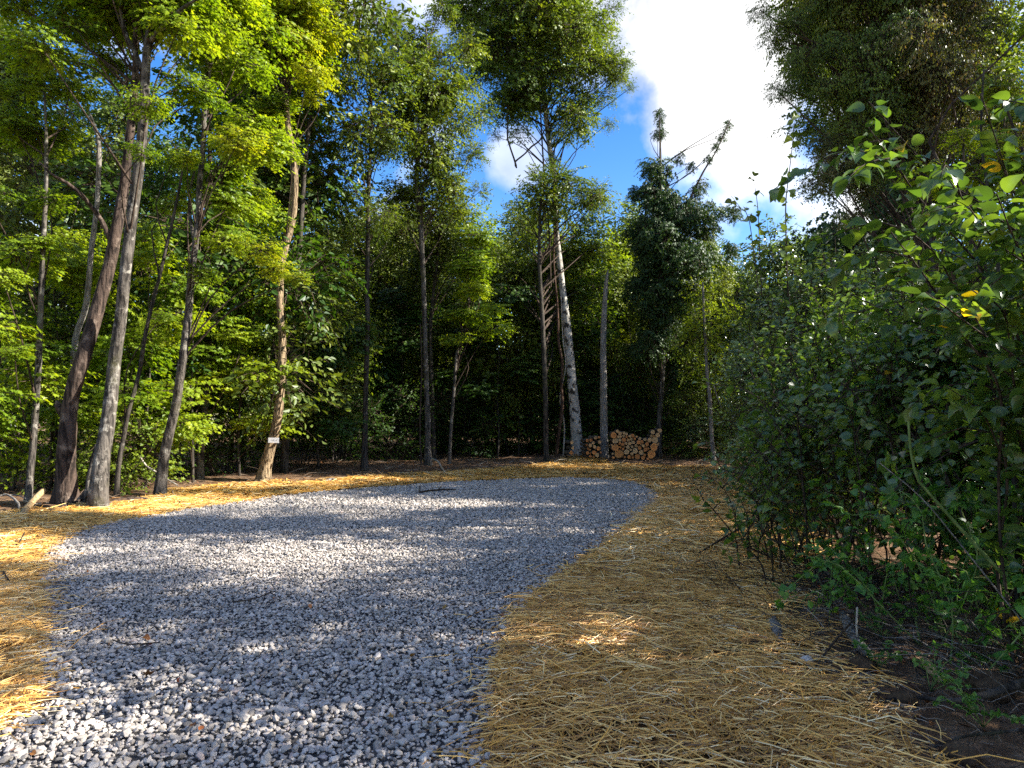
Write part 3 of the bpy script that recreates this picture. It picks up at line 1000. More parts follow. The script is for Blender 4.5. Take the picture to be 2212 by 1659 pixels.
sign_tree = make_tree('maple_tree', 'curving tan trunk with ridged bark that carries the small white sign',
          [(568, 1039, 36), (573, 1010, 28), (583, 970, 25), (592, 940, 23), (600, 900, 22), (606, 850, 21), (608, 800, 20), (610, 741, 18), (606, 690, 17), (604, 635, 17), (607, 570, 19), (617, 530, 18), (630, 480, 18), (636, 420, 17), (635, 370, 17), (630, 320, 16), (622, 270, 14), (618, 225, 12), (612, 150, 9), (610, 50, 6)],
          'bark_ridged', [(640, 40, 95, -.3, 'maple_yellow'), (660, 120, 70, -.5, 'maple_yellow'), (590, 100, 105, 0), (570, 20, 110, .3), (670, 215, 40, -.2, 'maple_yellow'), (560, 210, 80, .3), (640, 330, 28, -.5), (640, -90, 130, 0, 'maple_yellow')],
          ridges=.10, flare=.3, sides=20, zwob=.05)
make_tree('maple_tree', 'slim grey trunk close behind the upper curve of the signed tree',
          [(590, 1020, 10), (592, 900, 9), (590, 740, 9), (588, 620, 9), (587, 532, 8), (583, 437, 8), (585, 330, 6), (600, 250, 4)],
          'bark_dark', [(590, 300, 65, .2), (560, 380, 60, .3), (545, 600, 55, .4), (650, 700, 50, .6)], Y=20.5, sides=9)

# ------------------------------------------------------------------ the middle and right of the far edge
make_tree('ash_tree', 'straight dark trunk right of the signed tree with a tall narrow crown',
          [(787, 1016, 18), (788, 960, 14), (789, 891, 12), (792, 775, 12), (794, 691, 11), (793, 635, 11), (795, 476, 10), (797, 377, 9), (803, 278, 7), (800, 150, 5)],
          'bark_dark', [(780, 100, 65, .2), (830, 170, 80, 0), (750, 190, 55, .4), (770, 300, 60, -.2), (720, 160, 45, .5), (840, 300, 60, .3), (760, 430, 55, .4), (735, 520, 50, .8), (840, 480, 60, .5), (860, 60, 45, .2), (725, 330, 35, .2)], kind='broad', mat='broad', sides=12)
make_tree('ash_tree', 'speckled grey trunk in the middle forking into a broad crown',
          [(925, 1006, 20), (924, 960, 15), (924, 908, 14), (922, 850, 13), (920, 791, 12), (917, 691, 12), (914, 595, 12), (908, 476, 12), (900, 397, 12), (903, 340, 11), (908, 296, 9), (918, 250, 7), (925, 150, 5), (920, 60, 3)],
          'bark_grey', [(900, 110, 80, .2), (960, 200, 90, -.2), (1010, 260, 60, -.4), (860, 250, 80, .3), (930, 330, 80, 0), (1040, 330, 45, -.3), (1000, 130, 60, .5), (890, 430, 75, .4), (990, 420, 70, .2), (950, 40, 50, .2), (1030, 420, 40, -.2)],
          kind='broad', mat='broad', forks=[[(903, 350, 9, 0), (893, 300, 8, .1), (880, 250, 6, .2), (856, 206, 4, .2)], [(908, 300, 8, 0), (930, 240, 6, -.3), (965, 190, 5, -.4), (1000, 150, 3, -.5)]], sides=12)
make_tree('sapling', 'thin bent sapling right of the speckled grey trunk, arching right',
          [(970, 1002, 9), (973, 950, 8), (977, 891, 8), (981, 840, 7), (984, 791, 7), (990, 750, 6), (1007, 708, 5), (1012, 640, 4), (1010, 560, 3)],
          'bark_grey', [(1010, 600, 60, -.2), (1050, 680, 55, -.3), (980, 700, 50, .3), (1040, 540, 60, .2)], kind='maple', mat='maple', sides=9)
white_tree = make_tree('maple_tree', 'tall white barked trunk with black flakes left of the log stack, highest crown',
          [(1246, 993, 34), (1246, 960, 29), (1244, 925, 27), (1241, 880, 25), (1237, 841, 23), (1230, 758, 21), (1222, 675, 17), (1215, 625, 16), (1207, 555, 15), (1201, 496, 14), (1199, 397, 13), (1190, 337, 13), (1180, 258, 11), (1172, 159, 9), (1170, 60, 7), (1168, -60, 5)],
          'bark_white', [(1160, 60, 110, 0), (1240, 120, 90, -.4), (1080, 110, 90, .3), (1290, 50, 60, -.2), (1320, 170, 50, -.6), (1150, 200, 85, -.2), (1230, 230, 70, -.3), (1080, 220, 60, -.1), (1310, 260, 32, -.4), (1280, 210, 45, -.4), (1120, 280, 45, -.3), (1190, 310, 35, -.5), (1040, 20, 80, .6), (1360, 140, 24, -.8), (1340, 175, 26, -.7), (1180, -100, 160, 0), (1070, 285, 30, .2), (990, 50, 50, .4), (1235, 310, 30, -.3), (1170, 380, 22, -.2), (1195, 345, 28, -.3), (1205, 410, 26, -.35), (1190, 470, 22, -.3), (1350, 200, 26, -.6), (1040, 130, 60, .3), (1010, 180, 40, .3), (1290, 130, 60, -.3)],
          kind='broad', mat='broad', sides=16, flare=.35, cs=.9)
make_tree('broadleaf_tree', 'lower lime green tree filling out behind the white trunk',
          [(1180, 1000, 14), (1178, 850, 12), (1172, 700, 11), (1165, 560, 9), (1168, 450, 6), (1180, 380, 4)],
          'bark_dark', [(1190, 420, 75, 0), (1260, 420, 60, -.2), (1270, 520, 60, 2.5, 'broad_lime'), (1140, 480, 65, 2.3), (1200, 560, 75, 3.5), (1245, 620, 70, 3.5, 'broad_lime'), (1130, 600, 65, 3.2), (1290, 450, 40, .1, 'broad_lime'), (1165, 680, 55, 3.5)], kind='broad', mat='broad', Y=22.9, sides=9)
make_tree('dead_tree', 'grey bare broken trunk standing directly left of the main log stack',
          [(1305, 994, 25), (1305, 960, 20), (1304, 891, 18), (1304, 820, 17), (1303, 758, 15), (1304, 700, 14), (1306, 658, 13), (1309, 615, 10), (1312, 594, 6), (1313, 584, 2)],
          'dead_grey', cat='dead tree', sides=14, flare=.25)
vine_tree = make_tree('vine_covered_tree', 'dark tower of a tree smothered in vines, right of the log stack',
          [(1422, 989, 16), (1425, 900, 13), (1429, 850, 11), (1432, 800, 11), (1431, 700, 11), (1430, 600, 10), (1428, 480, 9), (1427, 380, 7), (1426, 300, 4), (1425, 245, 2)],
          'bark_grey', [(1425, 300, 22, 0), (1425, 350, 42, 0), (1430, 420, 60, 0), (1470, 440, 60, -.2), (1440, 510, 75, -.1), (1500, 480, 55, -.2), (1520, 400, 32, 0), (1400, 470, 40, 0), (1400, 570, 55, .3), (1480, 580, 80, -.3), (1440, 650, 70, 0), (1510, 560, 50, .1, 'broad'), (1540, 520, 36, -.2, 'broad'), (1385, 420, 30, .1), (1375, 500, 40, .1), (1570, 470, 40, -.1), (1590, 530, 36, -.2), (1370, 600, 45, .2), (1400, 660, 50, .2), (1550, 600, 50, .2, 'broad'), (1470, 780, 50, .5), (1395, 760, 45, .4), (1460, 360, 28, .1), (1426, 268, 10, 0), (1424, 248, 7, 0), (1432, 285, 12, 0), (1530, 345, 10, 0), (1548, 315, 8, 0), (1562, 290, 7, 0), (1575, 265, 6, 0), (1420, 730, 55, .2), (1500, 350, 16, 0)],
          kind='ivy', mat='ivy', dens=1.5, sides=10, cs=.85, limbs_only=[[(1490, 430, 5, -.1), (1520, 370, 4, 0), (1545, 330, 3, 0), (1578, 258, 2, 0)]])
make_tree('dead_tree', 'slim pale peeling dead pole standing alone at the right end of the straw',
          [(1543, 999, 13), (1540, 970, 11), (1537, 941, 10), (1533, 858, 9), (1528, 821, 8), (1525, 758, 7), (1521, 690, 6), (1518, 610, 4)],
          'dead_grey', cat='dead tree', sides=10, forks=[[(1531, 830, 3, 0), (1540, 830, 2.5, -.1), (1550, 860, 2, -.2), (1560, 882, 1.2, -.25)]], flare=.2)
make_tree('slim_tree', 'thin dark trunk a little right of the straight narrow crowned trunk, back in shade',
          [(860, 1008, 9), (858, 850, 8), (862, 700, 7), (868, 560, 6), (880, 450, 4)], 'bark_dark', [(880, 500, 60, 0), (850, 600, 60, .2), (900, 620, 60, .4)], kind='far', mat='far', Y=26, sides=8)
make_tree('slim_tree', 'dark trunk right behind the speckled grey trunk, half hidden by it',
          [(936, 1000, 16), (936, 940, 13), (934, 850, 11), (930, 700, 9), (945, 560, 7), (950, 450, 4)], 'bark_dark', [(960, 500, 65, 0), (930, 580, 60, .3), (1000, 560, 55, .4)], kind='far', mat='far', Y=24, sides=8)


def bare_stem(name, label, pts, Y, mat, cat, w0=None, group=None, parent=None, sides=6):
    P = [at(x, y, Y + (p[0] if p else 0)) for x, y, wd, *p in pts]
    R = [wd / 2 / FPX * Y for x, y, wd, *p in pts]
    v, q, t = tube(P, R, sides, .08, .10, int(pts[0][0]))
    b = Build(); b.add(v, q, t)
    o = obj(name, b.mesh(name, M[mat]), parent)
    if parent is None:
        tag(o, label, cat, group)
    return o


bare_stem('hanging_vine', 'reddish shredded vine stem twisting up just left of the white trunk', [(1200, 998, 9), (1207, 940, 8), (1214, 880, 8), (1213, 830, 6), (1214, 780, 6), (1207, 740, 6), (1204, 660, 5), (1196, 560, 4), (1200, 470, 3)], 23.6, 'twig_red', 'vine')
bare_stem('hanging_vine', 'thin dark vine between the reddish vine and the white trunk', [(1216, 996, 4), (1219, 920, 3), (1210, 860, 3), (1222, 790, 2.5), (1216, 730, 2.5), (1212, 640, 2)], 23.8, 'twig_pale', 'vine')
bare_stem('hanging_vine', 'bare dark vine hanging in a V shape against the sky left of the white trunk', [(1098, 225, 3), (1096, 290, 3.5), (1101, 315, 3.5), (1111, 345, 4), (1116, 362, 4), (1113, 350, 4, -.05), (1134, 332, 3.5, -.05), (1148, 317, 4, -.05), (1166, 303, 3.5, -.05), (1176, 280, 3, 0)], 23.2, 'twig', 'vine')
bare_stem('hanging_vine', 'straight dark vine hanging beside the upper white trunk', [(1166, 200, 3), (1170, 290, 3.5), (1176, 380, 3.5), (1186, 500, 3.5), (1190, 620, 3)], 23.4, 'twig', 'vine')
bare_stem('hanging_vine', 'thin dark vine running up the left side of the speckled grey trunk', [(910, 1004, 4), (907, 930, 4), (909, 850, 3.5), (911, 790, 3.5), (908, 700, 3)], 20.6, 'twig', 'vine')

# ------------------------------------------------------------------ saplings and undergrowth between the trunks
def auto_plant(name, label, px, Y, ztop, zlo, rad, n, kind, mat, bark='bark_dark', cat='tree', group=None, lean=0.0, cs=1.0, wd=.05, sides=7, x=None, squash=1.0, stems=1):
    if x is None:
        x = (px - PW / 2) / FPX * Y
    z0 = h1(x, Y)
    root = empty(name, (x, Y, z0)); tag(root, label, cat, group)
    rr = random.Random(int(abs(x * 131 + Y * 17)))
    b = Build()
    trunks = []
    for s in range(stems):
        dx0 = rr.gauss(0, .12) if stems > 1 else 0
        P = [Vector((dx0, dx0 * .5, -.1))]
        k = 5
        for i in range(1, k + 1):
            f = i / k
            P.append(Vector((lean * f + rr.gauss(0, .06 * ztop / 6) + dx0 * (1 + 4 * f * (stems > 1)), rr.gauss(0, .06 * ztop / 6), ztop * .93 * f)))
        R = [wd * (1 - .8 * i / k) * (1.0 if s == 0 else .7) for i in range(k + 1)]
        v, q, t = tube(P, R, sides, .25, .08, int(Y * 10 + s), .3)
        b.add(v, q, t); trunks.append(catmull(P, R, .25)[0])
    obj('trunk' if cat == 'tree' else 'stem', b.mesh('trunk', M[bark]), root)
    spots = []
    for i in range(n):
        f = ((i + rr.random()) / n)
        z = zlo + (ztop - zlo) * f
        rloc = rad * (math.sin(math.pi * min(1, .18 + .80 * f)) ** .7)
        a = rr.uniform(0, 6.283)
        r_ = rloc * math.sqrt(rr.uniform(.1, 1))
        spots.append(Vector((lean * z / ztop + r_ * math.cos(a), r_ * math.sin(a), z)))
    bl = Build()
    for c in spots:
        a = Vector(sub_at(rr.choice(trunks), max(.3, c.z - .9)))
        m1 = a * .5 + c * .5 + Vector((rr.gauss(0, .1), rr.gauss(0, .1), .1))
        r0 = min(.03, .35 * wd)
        v, q, t = tube([a, m1, c], [r0, r0 * .6, .006], 4, .4, cap=False)
        bl.add(v, q, t)
    crown = obj('crown', bl.mesh('crown', M['twig']), root)
    for c in spots:
        add_foliage(crown, c, kind, mat, rr.uniform(.85, 1.15) * cs, squash)
    return root


rr = random.Random(5)
# maple saplings and undergrowth on the left, each told by what it stands between
LEFT = [('sapling', 'leafy maple sapling at the left picture edge, left of the slender pale trunk', -10, 12.5, 4.6, 1.2, 1.1, 8, 'maple', 'maple'),
        ('sapling', 'maple sapling spreading flat sprays between the slender pale trunk and the shaggy trunk', 115, 15.0, 5.6, 1.4, 1.2, 9, 'maple', 'maple'),
        ('sapling', 'bright sapling between the grey forked trunk and the leaning grey trunk', 318, 15.0, 5.4, 1.0, 1.1, 9, 'maple', 'maple'),
        ('sapling', 'small sapling with a bright spray right of the leaning grey trunk', 420, 16.0, 4.6, 1.0, .9, 6, 'maple', 'maple'),
        ('sapling', 'sapling holding pale sprays between the mottled trunk and the signed tree', 520, 17.5, 5.0, 1.2, 1.2, 8, 'maple', 'maple'),
        ('sapling', 'dim sapling right of the signed tree and left of the narrow crowned trunk', 690, 20.0, 5.2, .8, 1.5, 9, 'maple', 'maple_dark'),
        ('sapling', 'yellowing sapling high behind and right of the signed tree', 720, 22.5, 6.6, 2.6, 1.4, 9, 'broad', 'broad_lime'),
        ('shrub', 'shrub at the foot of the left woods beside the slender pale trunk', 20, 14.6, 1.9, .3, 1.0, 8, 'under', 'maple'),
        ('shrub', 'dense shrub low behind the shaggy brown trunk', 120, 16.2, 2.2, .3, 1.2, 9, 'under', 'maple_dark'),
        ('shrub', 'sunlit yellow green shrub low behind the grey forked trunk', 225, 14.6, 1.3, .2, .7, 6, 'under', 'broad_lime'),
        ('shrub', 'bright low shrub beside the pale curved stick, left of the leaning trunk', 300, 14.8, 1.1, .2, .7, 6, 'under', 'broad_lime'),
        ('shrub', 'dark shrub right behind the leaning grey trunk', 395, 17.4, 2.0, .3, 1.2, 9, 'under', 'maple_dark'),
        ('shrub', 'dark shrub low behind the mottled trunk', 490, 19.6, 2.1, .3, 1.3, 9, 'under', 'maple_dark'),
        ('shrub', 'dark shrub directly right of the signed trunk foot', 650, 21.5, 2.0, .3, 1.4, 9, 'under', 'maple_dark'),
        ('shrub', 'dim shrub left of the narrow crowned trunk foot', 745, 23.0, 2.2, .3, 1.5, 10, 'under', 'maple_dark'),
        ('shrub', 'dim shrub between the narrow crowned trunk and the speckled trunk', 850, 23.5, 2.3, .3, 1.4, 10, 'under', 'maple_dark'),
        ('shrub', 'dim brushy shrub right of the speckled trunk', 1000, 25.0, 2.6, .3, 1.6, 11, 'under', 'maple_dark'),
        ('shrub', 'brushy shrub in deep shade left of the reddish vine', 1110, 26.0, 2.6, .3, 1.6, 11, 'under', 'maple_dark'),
        ('shrub', 'dark shrub behind the smaller part of the log stack', 1265, 26.5, 2.8, .3, 1.3, 9, 'under', 'maple_dark'),
        ('shrub', 'dark shrub rising behind the main log stack', 1370, 26.5, 3.2, .4, 1.5, 11, 'under', 'maple_dark'),
        ('shrub', 'sun flecked shrub between the vine tower foot and the pale dead pole', 1488, 25.0, 2.2, .2, 1.2, 10, 'olive', 'broad'),
        ('shrub', 'low shrub directly behind the pale dead pole', 1560, 24.5, 2.4, .2, 1.3, 10, 'olive', 'olive'),
        ('sapling', 'dark leafy sapling left of the grey broken trunk, above the logs', 1270, 27.5, 6.4, 2.4, 1.6, 11, 'broad', 'maple_dark'),
        ('sapling', 'dark leafy sapling above the main log stack', 1365, 27.5, 7.0, 2.2, 1.7, 13, 'broad', 'broad'),
        ('sapling', 'dim sapling with pale hanging leaves left of the white trunk', 1120, 25.5, 5.0, 1.6, 1.4, 9, 'broad', 'broad'),
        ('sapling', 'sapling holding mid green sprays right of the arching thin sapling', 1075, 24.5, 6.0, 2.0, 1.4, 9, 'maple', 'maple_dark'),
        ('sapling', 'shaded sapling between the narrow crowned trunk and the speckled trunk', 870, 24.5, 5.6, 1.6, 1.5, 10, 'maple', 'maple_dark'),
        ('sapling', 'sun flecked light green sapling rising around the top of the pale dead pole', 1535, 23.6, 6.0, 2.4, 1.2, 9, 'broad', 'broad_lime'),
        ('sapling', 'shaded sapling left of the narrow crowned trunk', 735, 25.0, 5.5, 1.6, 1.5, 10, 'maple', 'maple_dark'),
        ]
for nm, lb, px, Y, zt, zl, rd, n, kd, mt in LEFT:
    auto_plant(nm, lb, px, Y, zt, zl, rd, n, kd, mt, cat=('shrub' if nm == 'shrub' else 'tree'), wd=.035 if nm == 'sapling' else .02, cs=.8 if nm == 'sapling' else .85, stems=1 if nm == 'sapling' else 3)

# trees deeper in the woods that nothing tells apart
for i in range(13):
    px = -330 + i * 78 + rr.uniform(-25, 25)
    Y = rr.uniform(18, 30)
    auto_plant('woods_tree', 'shadowy tree among the leaning left trunks, back inside the left woods', px, Y, rr.uniform(12, 15.5), 1.6, 2.6, 18, 'far', rr.choice(['far', 'maple_dark', 'broad']), group='trees deep in the left woods', wd=.11, lean=rr.uniform(-.3, .8), cs=1.25)
for i in range(15):
    px = 690 + i * 50 + rr.uniform(-20, 20)
    Y = rr.uniform(27, 40)
    zt = 1.6 + (890 - rr.uniform(440, 540)) / FPX * Y
    auto_plant('woods_tree', 'shadowy tree behind the clearing, back inside the middle woods', px, Y, zt, 1.4, 2.4, 18, 'far', rr.choice(['far', 'far', 'broad_lime', 'broad']), group='trees deep in the middle woods', wd=.10, lean=rr.uniform(-.4, .4), cs=1.2)
for i in range(9):
    px = 1400 + i * 70 + rr.uniform(-25, 25)
    Y = rr.uniform(26, 36)
    zt = 1.6 + (890 - rr.uniform(500, 580)) / FPX * Y
    auto_plant('woods_tree', 'shadowy tree beyond the vine tower and the right hand thicket', px, Y, zt, 1.0, 2.4, 16, 'far', rr.choice(['far', 'broad', 'olive']), group='trees beyond the right thicket', wd=.10, cs=1.2)

for i in range(16):
    px = 640 + i * 52 + rr.uniform(-18, 18)
    auto_plant('shrub', 'dim shrub deep in the shade under the middle woods', px, rr.uniform(26.5, 31), rr.uniform(2.2, 3.4), .2, 1.5, 9, 'under', 'maple_dark', cat='shrub', group='shrubs under the middle woods', wd=.02, stems=3, cs=1.05)
# the far wood that reads as one mass
rngw = np.random.default_rng(77)
n = 34000
ang = rngw.uniform(-1.0, 1.0, n)
dist = rngw.uniform(44, 62, n)
wx, wy = np.sin(ang) * dist, np.cos(ang) * dist
top = 8.0 + 3.0 * fbm(ang * 14, dist * .12, 5) + 3.5 * ss(-.15, -.6, ang)
wz = rngw.random(n) ** .8 * top
V, F, ft = place_leaves(np.stack([wx, wy, wz], -1), rngw.normal(size=(n, 3)), rngw.normal(size=(n, 3)) + np.array([0, -.3, .8]), rngw.uniform(.35, .8, n), 'oval', np.clip(rngw.beta(2, 2, n), 0, 1))
o = obj('woodland', fast_mesh('woodland', V, [F], [M['far']], tint=ft))
tag(o, 'distant dark green wood closing the view behind all the trees', 'woodland', kind='stuff')

# ------------------------------------------------------------------ the thicket on the right
THICKET = [('shrub', 'grey green shrub nearest the pale dead pole, front left of the thicket', 1705, 12.5, 2.9, .5, 1.0, 14, 'olive', 'olive', 4),
           ('shrub', 'tall dense grey green shrub in the middle of the right thicket', 1790, 10.5, 3.6, .5, 1.3, 20, 'thick', 'olive', 5),
           ('shrub', 'dark shrub standing behind the twiggy bush at the straw edge', 1860, 8.2, 2.7, .6, 1.1, 17, 'thick', 'big', 5),
           ('shrub', 'dark dense shrub filling the shade under the large leaved branches', 1990, 7.0, 2.5, .5, 1.2, 18, 'thick', 'big', 5),
           ('shrub', 'deep green shrub at the right picture edge behind the bramble', 2190, 6.4, 2.3, .4, 1.1, 17, 'thick', 'bramble', 5),
           ('shrub', 'taller silvery shrub further back in the right thicket, under the leaning mass', 1860, 13.5, 4.4, .6, 1.7, 24, 'olive', 'olive', 5),
           ('shrub', 'silvery shrub by the far right end of the straw, behind the front left one', 1680, 17.5, 4.2, .5, 1.3, 18, 'olive', 'olive', 5),
           ('vine_mound', 'dark mound of climbing vine on the skyline right of the sky gap', 1800, 17.5, 6.0, .8, 1.9, 26, 'ivy', 'ivy', 4),
           ('vine_mound', 'dark vine clad mass at the right, behind the brown leaved tree', 1950, 15.0, 6.6, .8, 2.2, 28, 'ivy', 'ivy', 4),
           ]
for nm, lb, px, Y, zt, zl, rd, n, kd, mt, st in THICKET:
    auto_plant(nm, lb, px, Y, zt, zl, rd, n, kd, mt, bark='twig', cat='shrub' if nm == 'shrub' else 'vine', wd=.025, stems=st, cs=.8)

make_tree('russet_tree', 'tall tree with drooping brown and green leaves, upper right, dark trunk showing',
          [(1985, 1200, 26), (2005, 900, 24), (2010, 600, 22), (2006, 420, 20), (2003, 250, 18), (1995, 100, 16), (1988, 0, 14), (1980, -150, 10), (1975, -300, 6)],
          'bark_dark', [(1900, 60, 110, 0, 'broad'), (1800, 60, 110, .2, 'broad'), (1980, 150, 120, -.3), (1860, 200, 100, 0, 'broad'), (2060, 60, 110, .2), (1750, 130, 80, .3, 'broad'), (1770, 225, 65, .2, 'broad'), (1880, 320, 90, .1, 'broad'), (1990, 320, 90, .2), (2090, 220, 80, .3), (1810, 330, 50, .2), (1690, 30, 65, .3, 'broad'), (1650, 5, 40, .3, 'broad'), (1740, 80, 60, .2, 'broad'), (1720, 190, 40, .2, 'broad'), (1960, -120, 170, 0), (1820, -110, 120, .2), (1850, 420, 60, .2), (1680, 205, 20, .1, 'broad'), (1810, 380, 70, .1), (2130, 330, 80, .4)],
          kind='russet', mat='russet', Y=9.6, dens=3.2, cs=.85, sides=12)
make_tree('broadleaf_tree', 'green tree filling the upper right corner behind the brown leaved tree',
          [(1900, 1100, 20), (1895, 800, 17), (1890, 500, 15), (1880, 250, 12), (1880, 60, 8), (1880, -150, 5)],
          'bark_dark', [(1830, 30, 120, 0, 'broad'), (1760, 110, 90, .2), (1880, 170, 130, 0), (1990, 60, 140, .3), (1800, 270, 80, 0), (1900, 330, 100, 0), (2040, 250, 130, .2), (2120, 90, 120, .3), (1740, 20, 70, 0, 'broad_lime'), (1780, 400, 60, .2), (2000, 420, 90, .3), (2140, 330, 90, .4)],
          kind='broad', mat='broad', Y=19.0, dens=1.0, sides=10, group=None)
make_tree('maple_sapling', 'maple sapling holding flat backlit yellow green sprays at the right edge',
          [(2200, 1350, 14), (2190, 1000, 12), (2170, 700, 10), (2140, 450, 8), (2120, 300, 6), (2125, 150, 4)],
          'bark_dark', [(2020, 370, 70, .2), (2100, 330, 80, 0), (2170, 260, 70, -.2), (1960, 400, 50, .3), (2160, 160, 60, 0, 'maple_yellow'), (2180, 60, 70, .2), (2200, 400, 60, -.1), (2050, 300, 50, .5)],
          kind='maple', mat='maple', Y=5.6, cs=.62, dens=1.1, sides=10)
# ------------------------------------------------------------------ near shrubs with leaves one can pick out
def near_shrub(name, label, base, stems, kind, mats, leaf, per_m, sides=5, cat='shrub', trefoil=False, w0=.012, yellow=0.0, droop=.35, start=.15, max_parts=300, yellow_mat=None, stem_mats=('twig',), skip_bare=0):
    """stems: list of world polylines; leaves stand alternately along them."""
    root = empty(name, base); tag(root, label, cat)
    O = Vector(base)
    rg = np.random.default_rng(int(abs(base[0] * 97 + base[1] * 31)))
    L = []
    groups = {}
    for si, P in enumerate(stems):
        ln = sum((Vector(P[i + 1]) - Vector(P[i])).length for i in range(len(P) - 1))
        r0 = w0 * min(1.3, .35 + ln * .35)
        R = [r0 * (1 - .8 * i / (len(P) - 1)) + .0012 for i in range(len(P))]
        b = groups.setdefault(stem_mats[si % len(stem_mats)], Build())
        v, q, t = tube(P, R, sides, .07, .05, si)
        b.add(v, q, t)
        if si < skip_bare:
            continue
        pts, _ = catmull(P, R, .02)
        seg = np.concatenate([[0], np.cumsum(np.linalg.norm(np.diff(pts, axis=0), axis=1))])
        n = max(2, int(ln * per_m))
        for k in range(n):
            s = ln * (start + (1 - start) * (k + .5) / n)
            i = min(len(pts) - 2, int(np.searchsorted(seg, s)))
            d = pts[min(i + 3, len(pts) - 1)] - pts[max(i - 3, 0)]; d /= np.linalg.norm(d) + 1e-9
            side = np.cross(d, [0, 0, 1.0]); side /= np.linalg.norm(side) + 1e-9
            sg = 1 if k % 2 else -1
            ax = d * rg.uniform(.3, .9) + side * sg * rg.uniform(.5, 1) + rg.normal(0, .3, 3) + np.array([0, 0, -droop * rg.uniform(.2, 1.6)])
            ax /= np.linalg.norm(ax)
            nn = np.array([0, 0, .8]) + rg.normal(0, .45, 3)
            pet = leaf * rg.uniform(.2, .5)
            p = pts[i] + ax * pet
            sz = leaf * rg.uniform(.6, 1.2)
            tone = 2 if rg.random() < yellow else (0 if rg.random() < .6 else 1)
            if trefoil:
                lat = np.cross(ax, nn); lat /= np.linalg.norm(lat) + 1e-9
                L.append((p, ax, nn, sz, tone)); L.append((p, ax * .25 + lat, nn, sz * .85, tone)); L.append((p, ax * .25 - lat, nn, sz * .85, tone))
            else:
                L.append((p, ax, nn, sz, tone))
    for mname, b in groups.items():
        obj('stem', b.mesh('stem', M[mname], origin=O), root)
    # the largest in view are leaves of their own, the rest one mass of foliage
    def show(l):
        p = l[0]
        if p[1] < .8 or abs(p[0] / p[1]) > .74 or abs((p[2] - CAM_H) / p[1]) > .62:
            return 0
        return l[3] / p[1]
    L.sort(key=lambda l: -show(l))
    parts, rest = L[:max_parts], L[max_parts:]
    sv_, sf_ = SHAPES[kind]
    lm = {}
    for p, ax, nn, sz, tone in parts:
        var = int(rg.integers(0, 5))
        key = (tone, var)
        if key not in lm:
            vv = sv_.copy(); vv[:, 2] *= .4 + .5 * var; vv[:, 0] *= .82 + .08 * var
            lm[key] = fast_mesh('leaf', vv, [sf_], [M[(yellow_mat or 'big_yellow') if tone == 2 else mats[0]]], tint=np.full(len(sf_), (.12 + .17 * var) + .12 * tone if tone < 2 else .5), smooth=True)
        y = Vector(ax).normalized(); x = y.cross(Vector(nn)).normalized(); z = x.cross(y)
        o = bpy.data.objects.new('leaf', lm[key])
        mt = Matrix((x, y, z)).transposed().to_4x4()
        mt = Matrix.Translation(Vector(p) - O) @ mt @ Matrix.Scale(sz, 4)
        o.matrix_local = mt
        link(o, root)
        o.matrix_local = mt
    if rest:
        P_, A_, N_, S_, T_ = (np.array([l[i] for l in rest]) for i in range(5))
        V, F, ft = place_leaves(P_ - np.array(O), A_, N_, S_, kind, np.clip(rg.beta(2, 2, len(rest)), 0, .95))
        f = obj('foliage', fast_mesh('foliage', V, [F], [M[mats[0]]], tint=ft, smooth=True), root)
        f['kind'] = 'stuff'
    return root


rs = random.Random(9)


def arch(base, tip, bow, n=5, jit=.05):
    a, b = Vector(base), Vector(tip)
    out_ = []
    for i in range(n + 1):
        t = i / n
        p = a.lerp(b, t) + Vector(bow) * math.sin(math.pi * t) + Vector((rs.gauss(0, jit), rs.gauss(0, jit), rs.gauss(0, jit))) * (0 < i < n)
        out_.append(p)
    return out_


# large leaved shrub overhanging from the right
base = Vector((3.35, 4.6, h1(3.35, 4.6)))
stems = []
for i in range(15):
    tip = at(rs.uniform(1870, 2260), rs.uniform(170, 760), rs.uniform(3.5, 4.7))
    stems.append(arch(base + Vector((rs.uniform(-.15, .5), rs.uniform(-.5, .4), -.05)), tip, (.25, .1, .45), 6))
main = list(stems)
for i in range(62):
    src = rs.choice(main)
    pts, _ = catmull(src, [1] * len(src), .05)
    p = Vector(pts[int(len(pts) * rs.uniform(.42, .98))])
    tip = p + Vector((rs.uniform(-.65, .35), rs.uniform(-.5, .4), rs.uniform(-.35, .4)))
    stems.append(arch(p, tip, (0, 0, .08), 3, .02))
near_shrub('large_leaved_shrub', 'overhanging shrub with large oval leaves, a few yellow, at the right edge', tuple(base), stems, 'big', ('big',), .098, 30, yellow=.04, w0=.008, start=.2, stem_mats=('twig',), skip_bare=0, cat='shrub')

# twiggy bush with dark leaves at the edge of the straw
base = Vector((2.75, 7.0, h1(2.75, 7.0)))
stems = []
for i in range(24):
    b0 = base + Vector((rs.uniform(-.55, .8), rs.uniform(-.7, .7), -.05))
    tip = b0 + Vector((rs.uniform(-.9, .6), rs.uniform(-.6, .6), rs.uniform(.9, 2.1)))
    stems.append(arch(b0, tip, (rs.uniform(-.1, .1), 0, .15), 5))
main = list(stems)
for i in range(80):
    src = rs.choice(main)
    pts, _ = catmull(src, [1] * len(src), .05)
    p = Vector(pts[int(len(pts) * rs.uniform(.3, .98))])
    tip = p + Vector((rs.uniform(-.55, .4), rs.uniform(-.45, .4), rs.uniform(-.15, .45)))
    stems.append(arch(p, tip, (0, 0, .05), 3, .02))
near_shrub('twiggy_bush', 'dark twiggy bush of many thin stems leaning over the straw edge', tuple(base), stems, 'big', ('big',), .085, 11, yellow=.02, w0=.010, start=.3, cat='shrub')

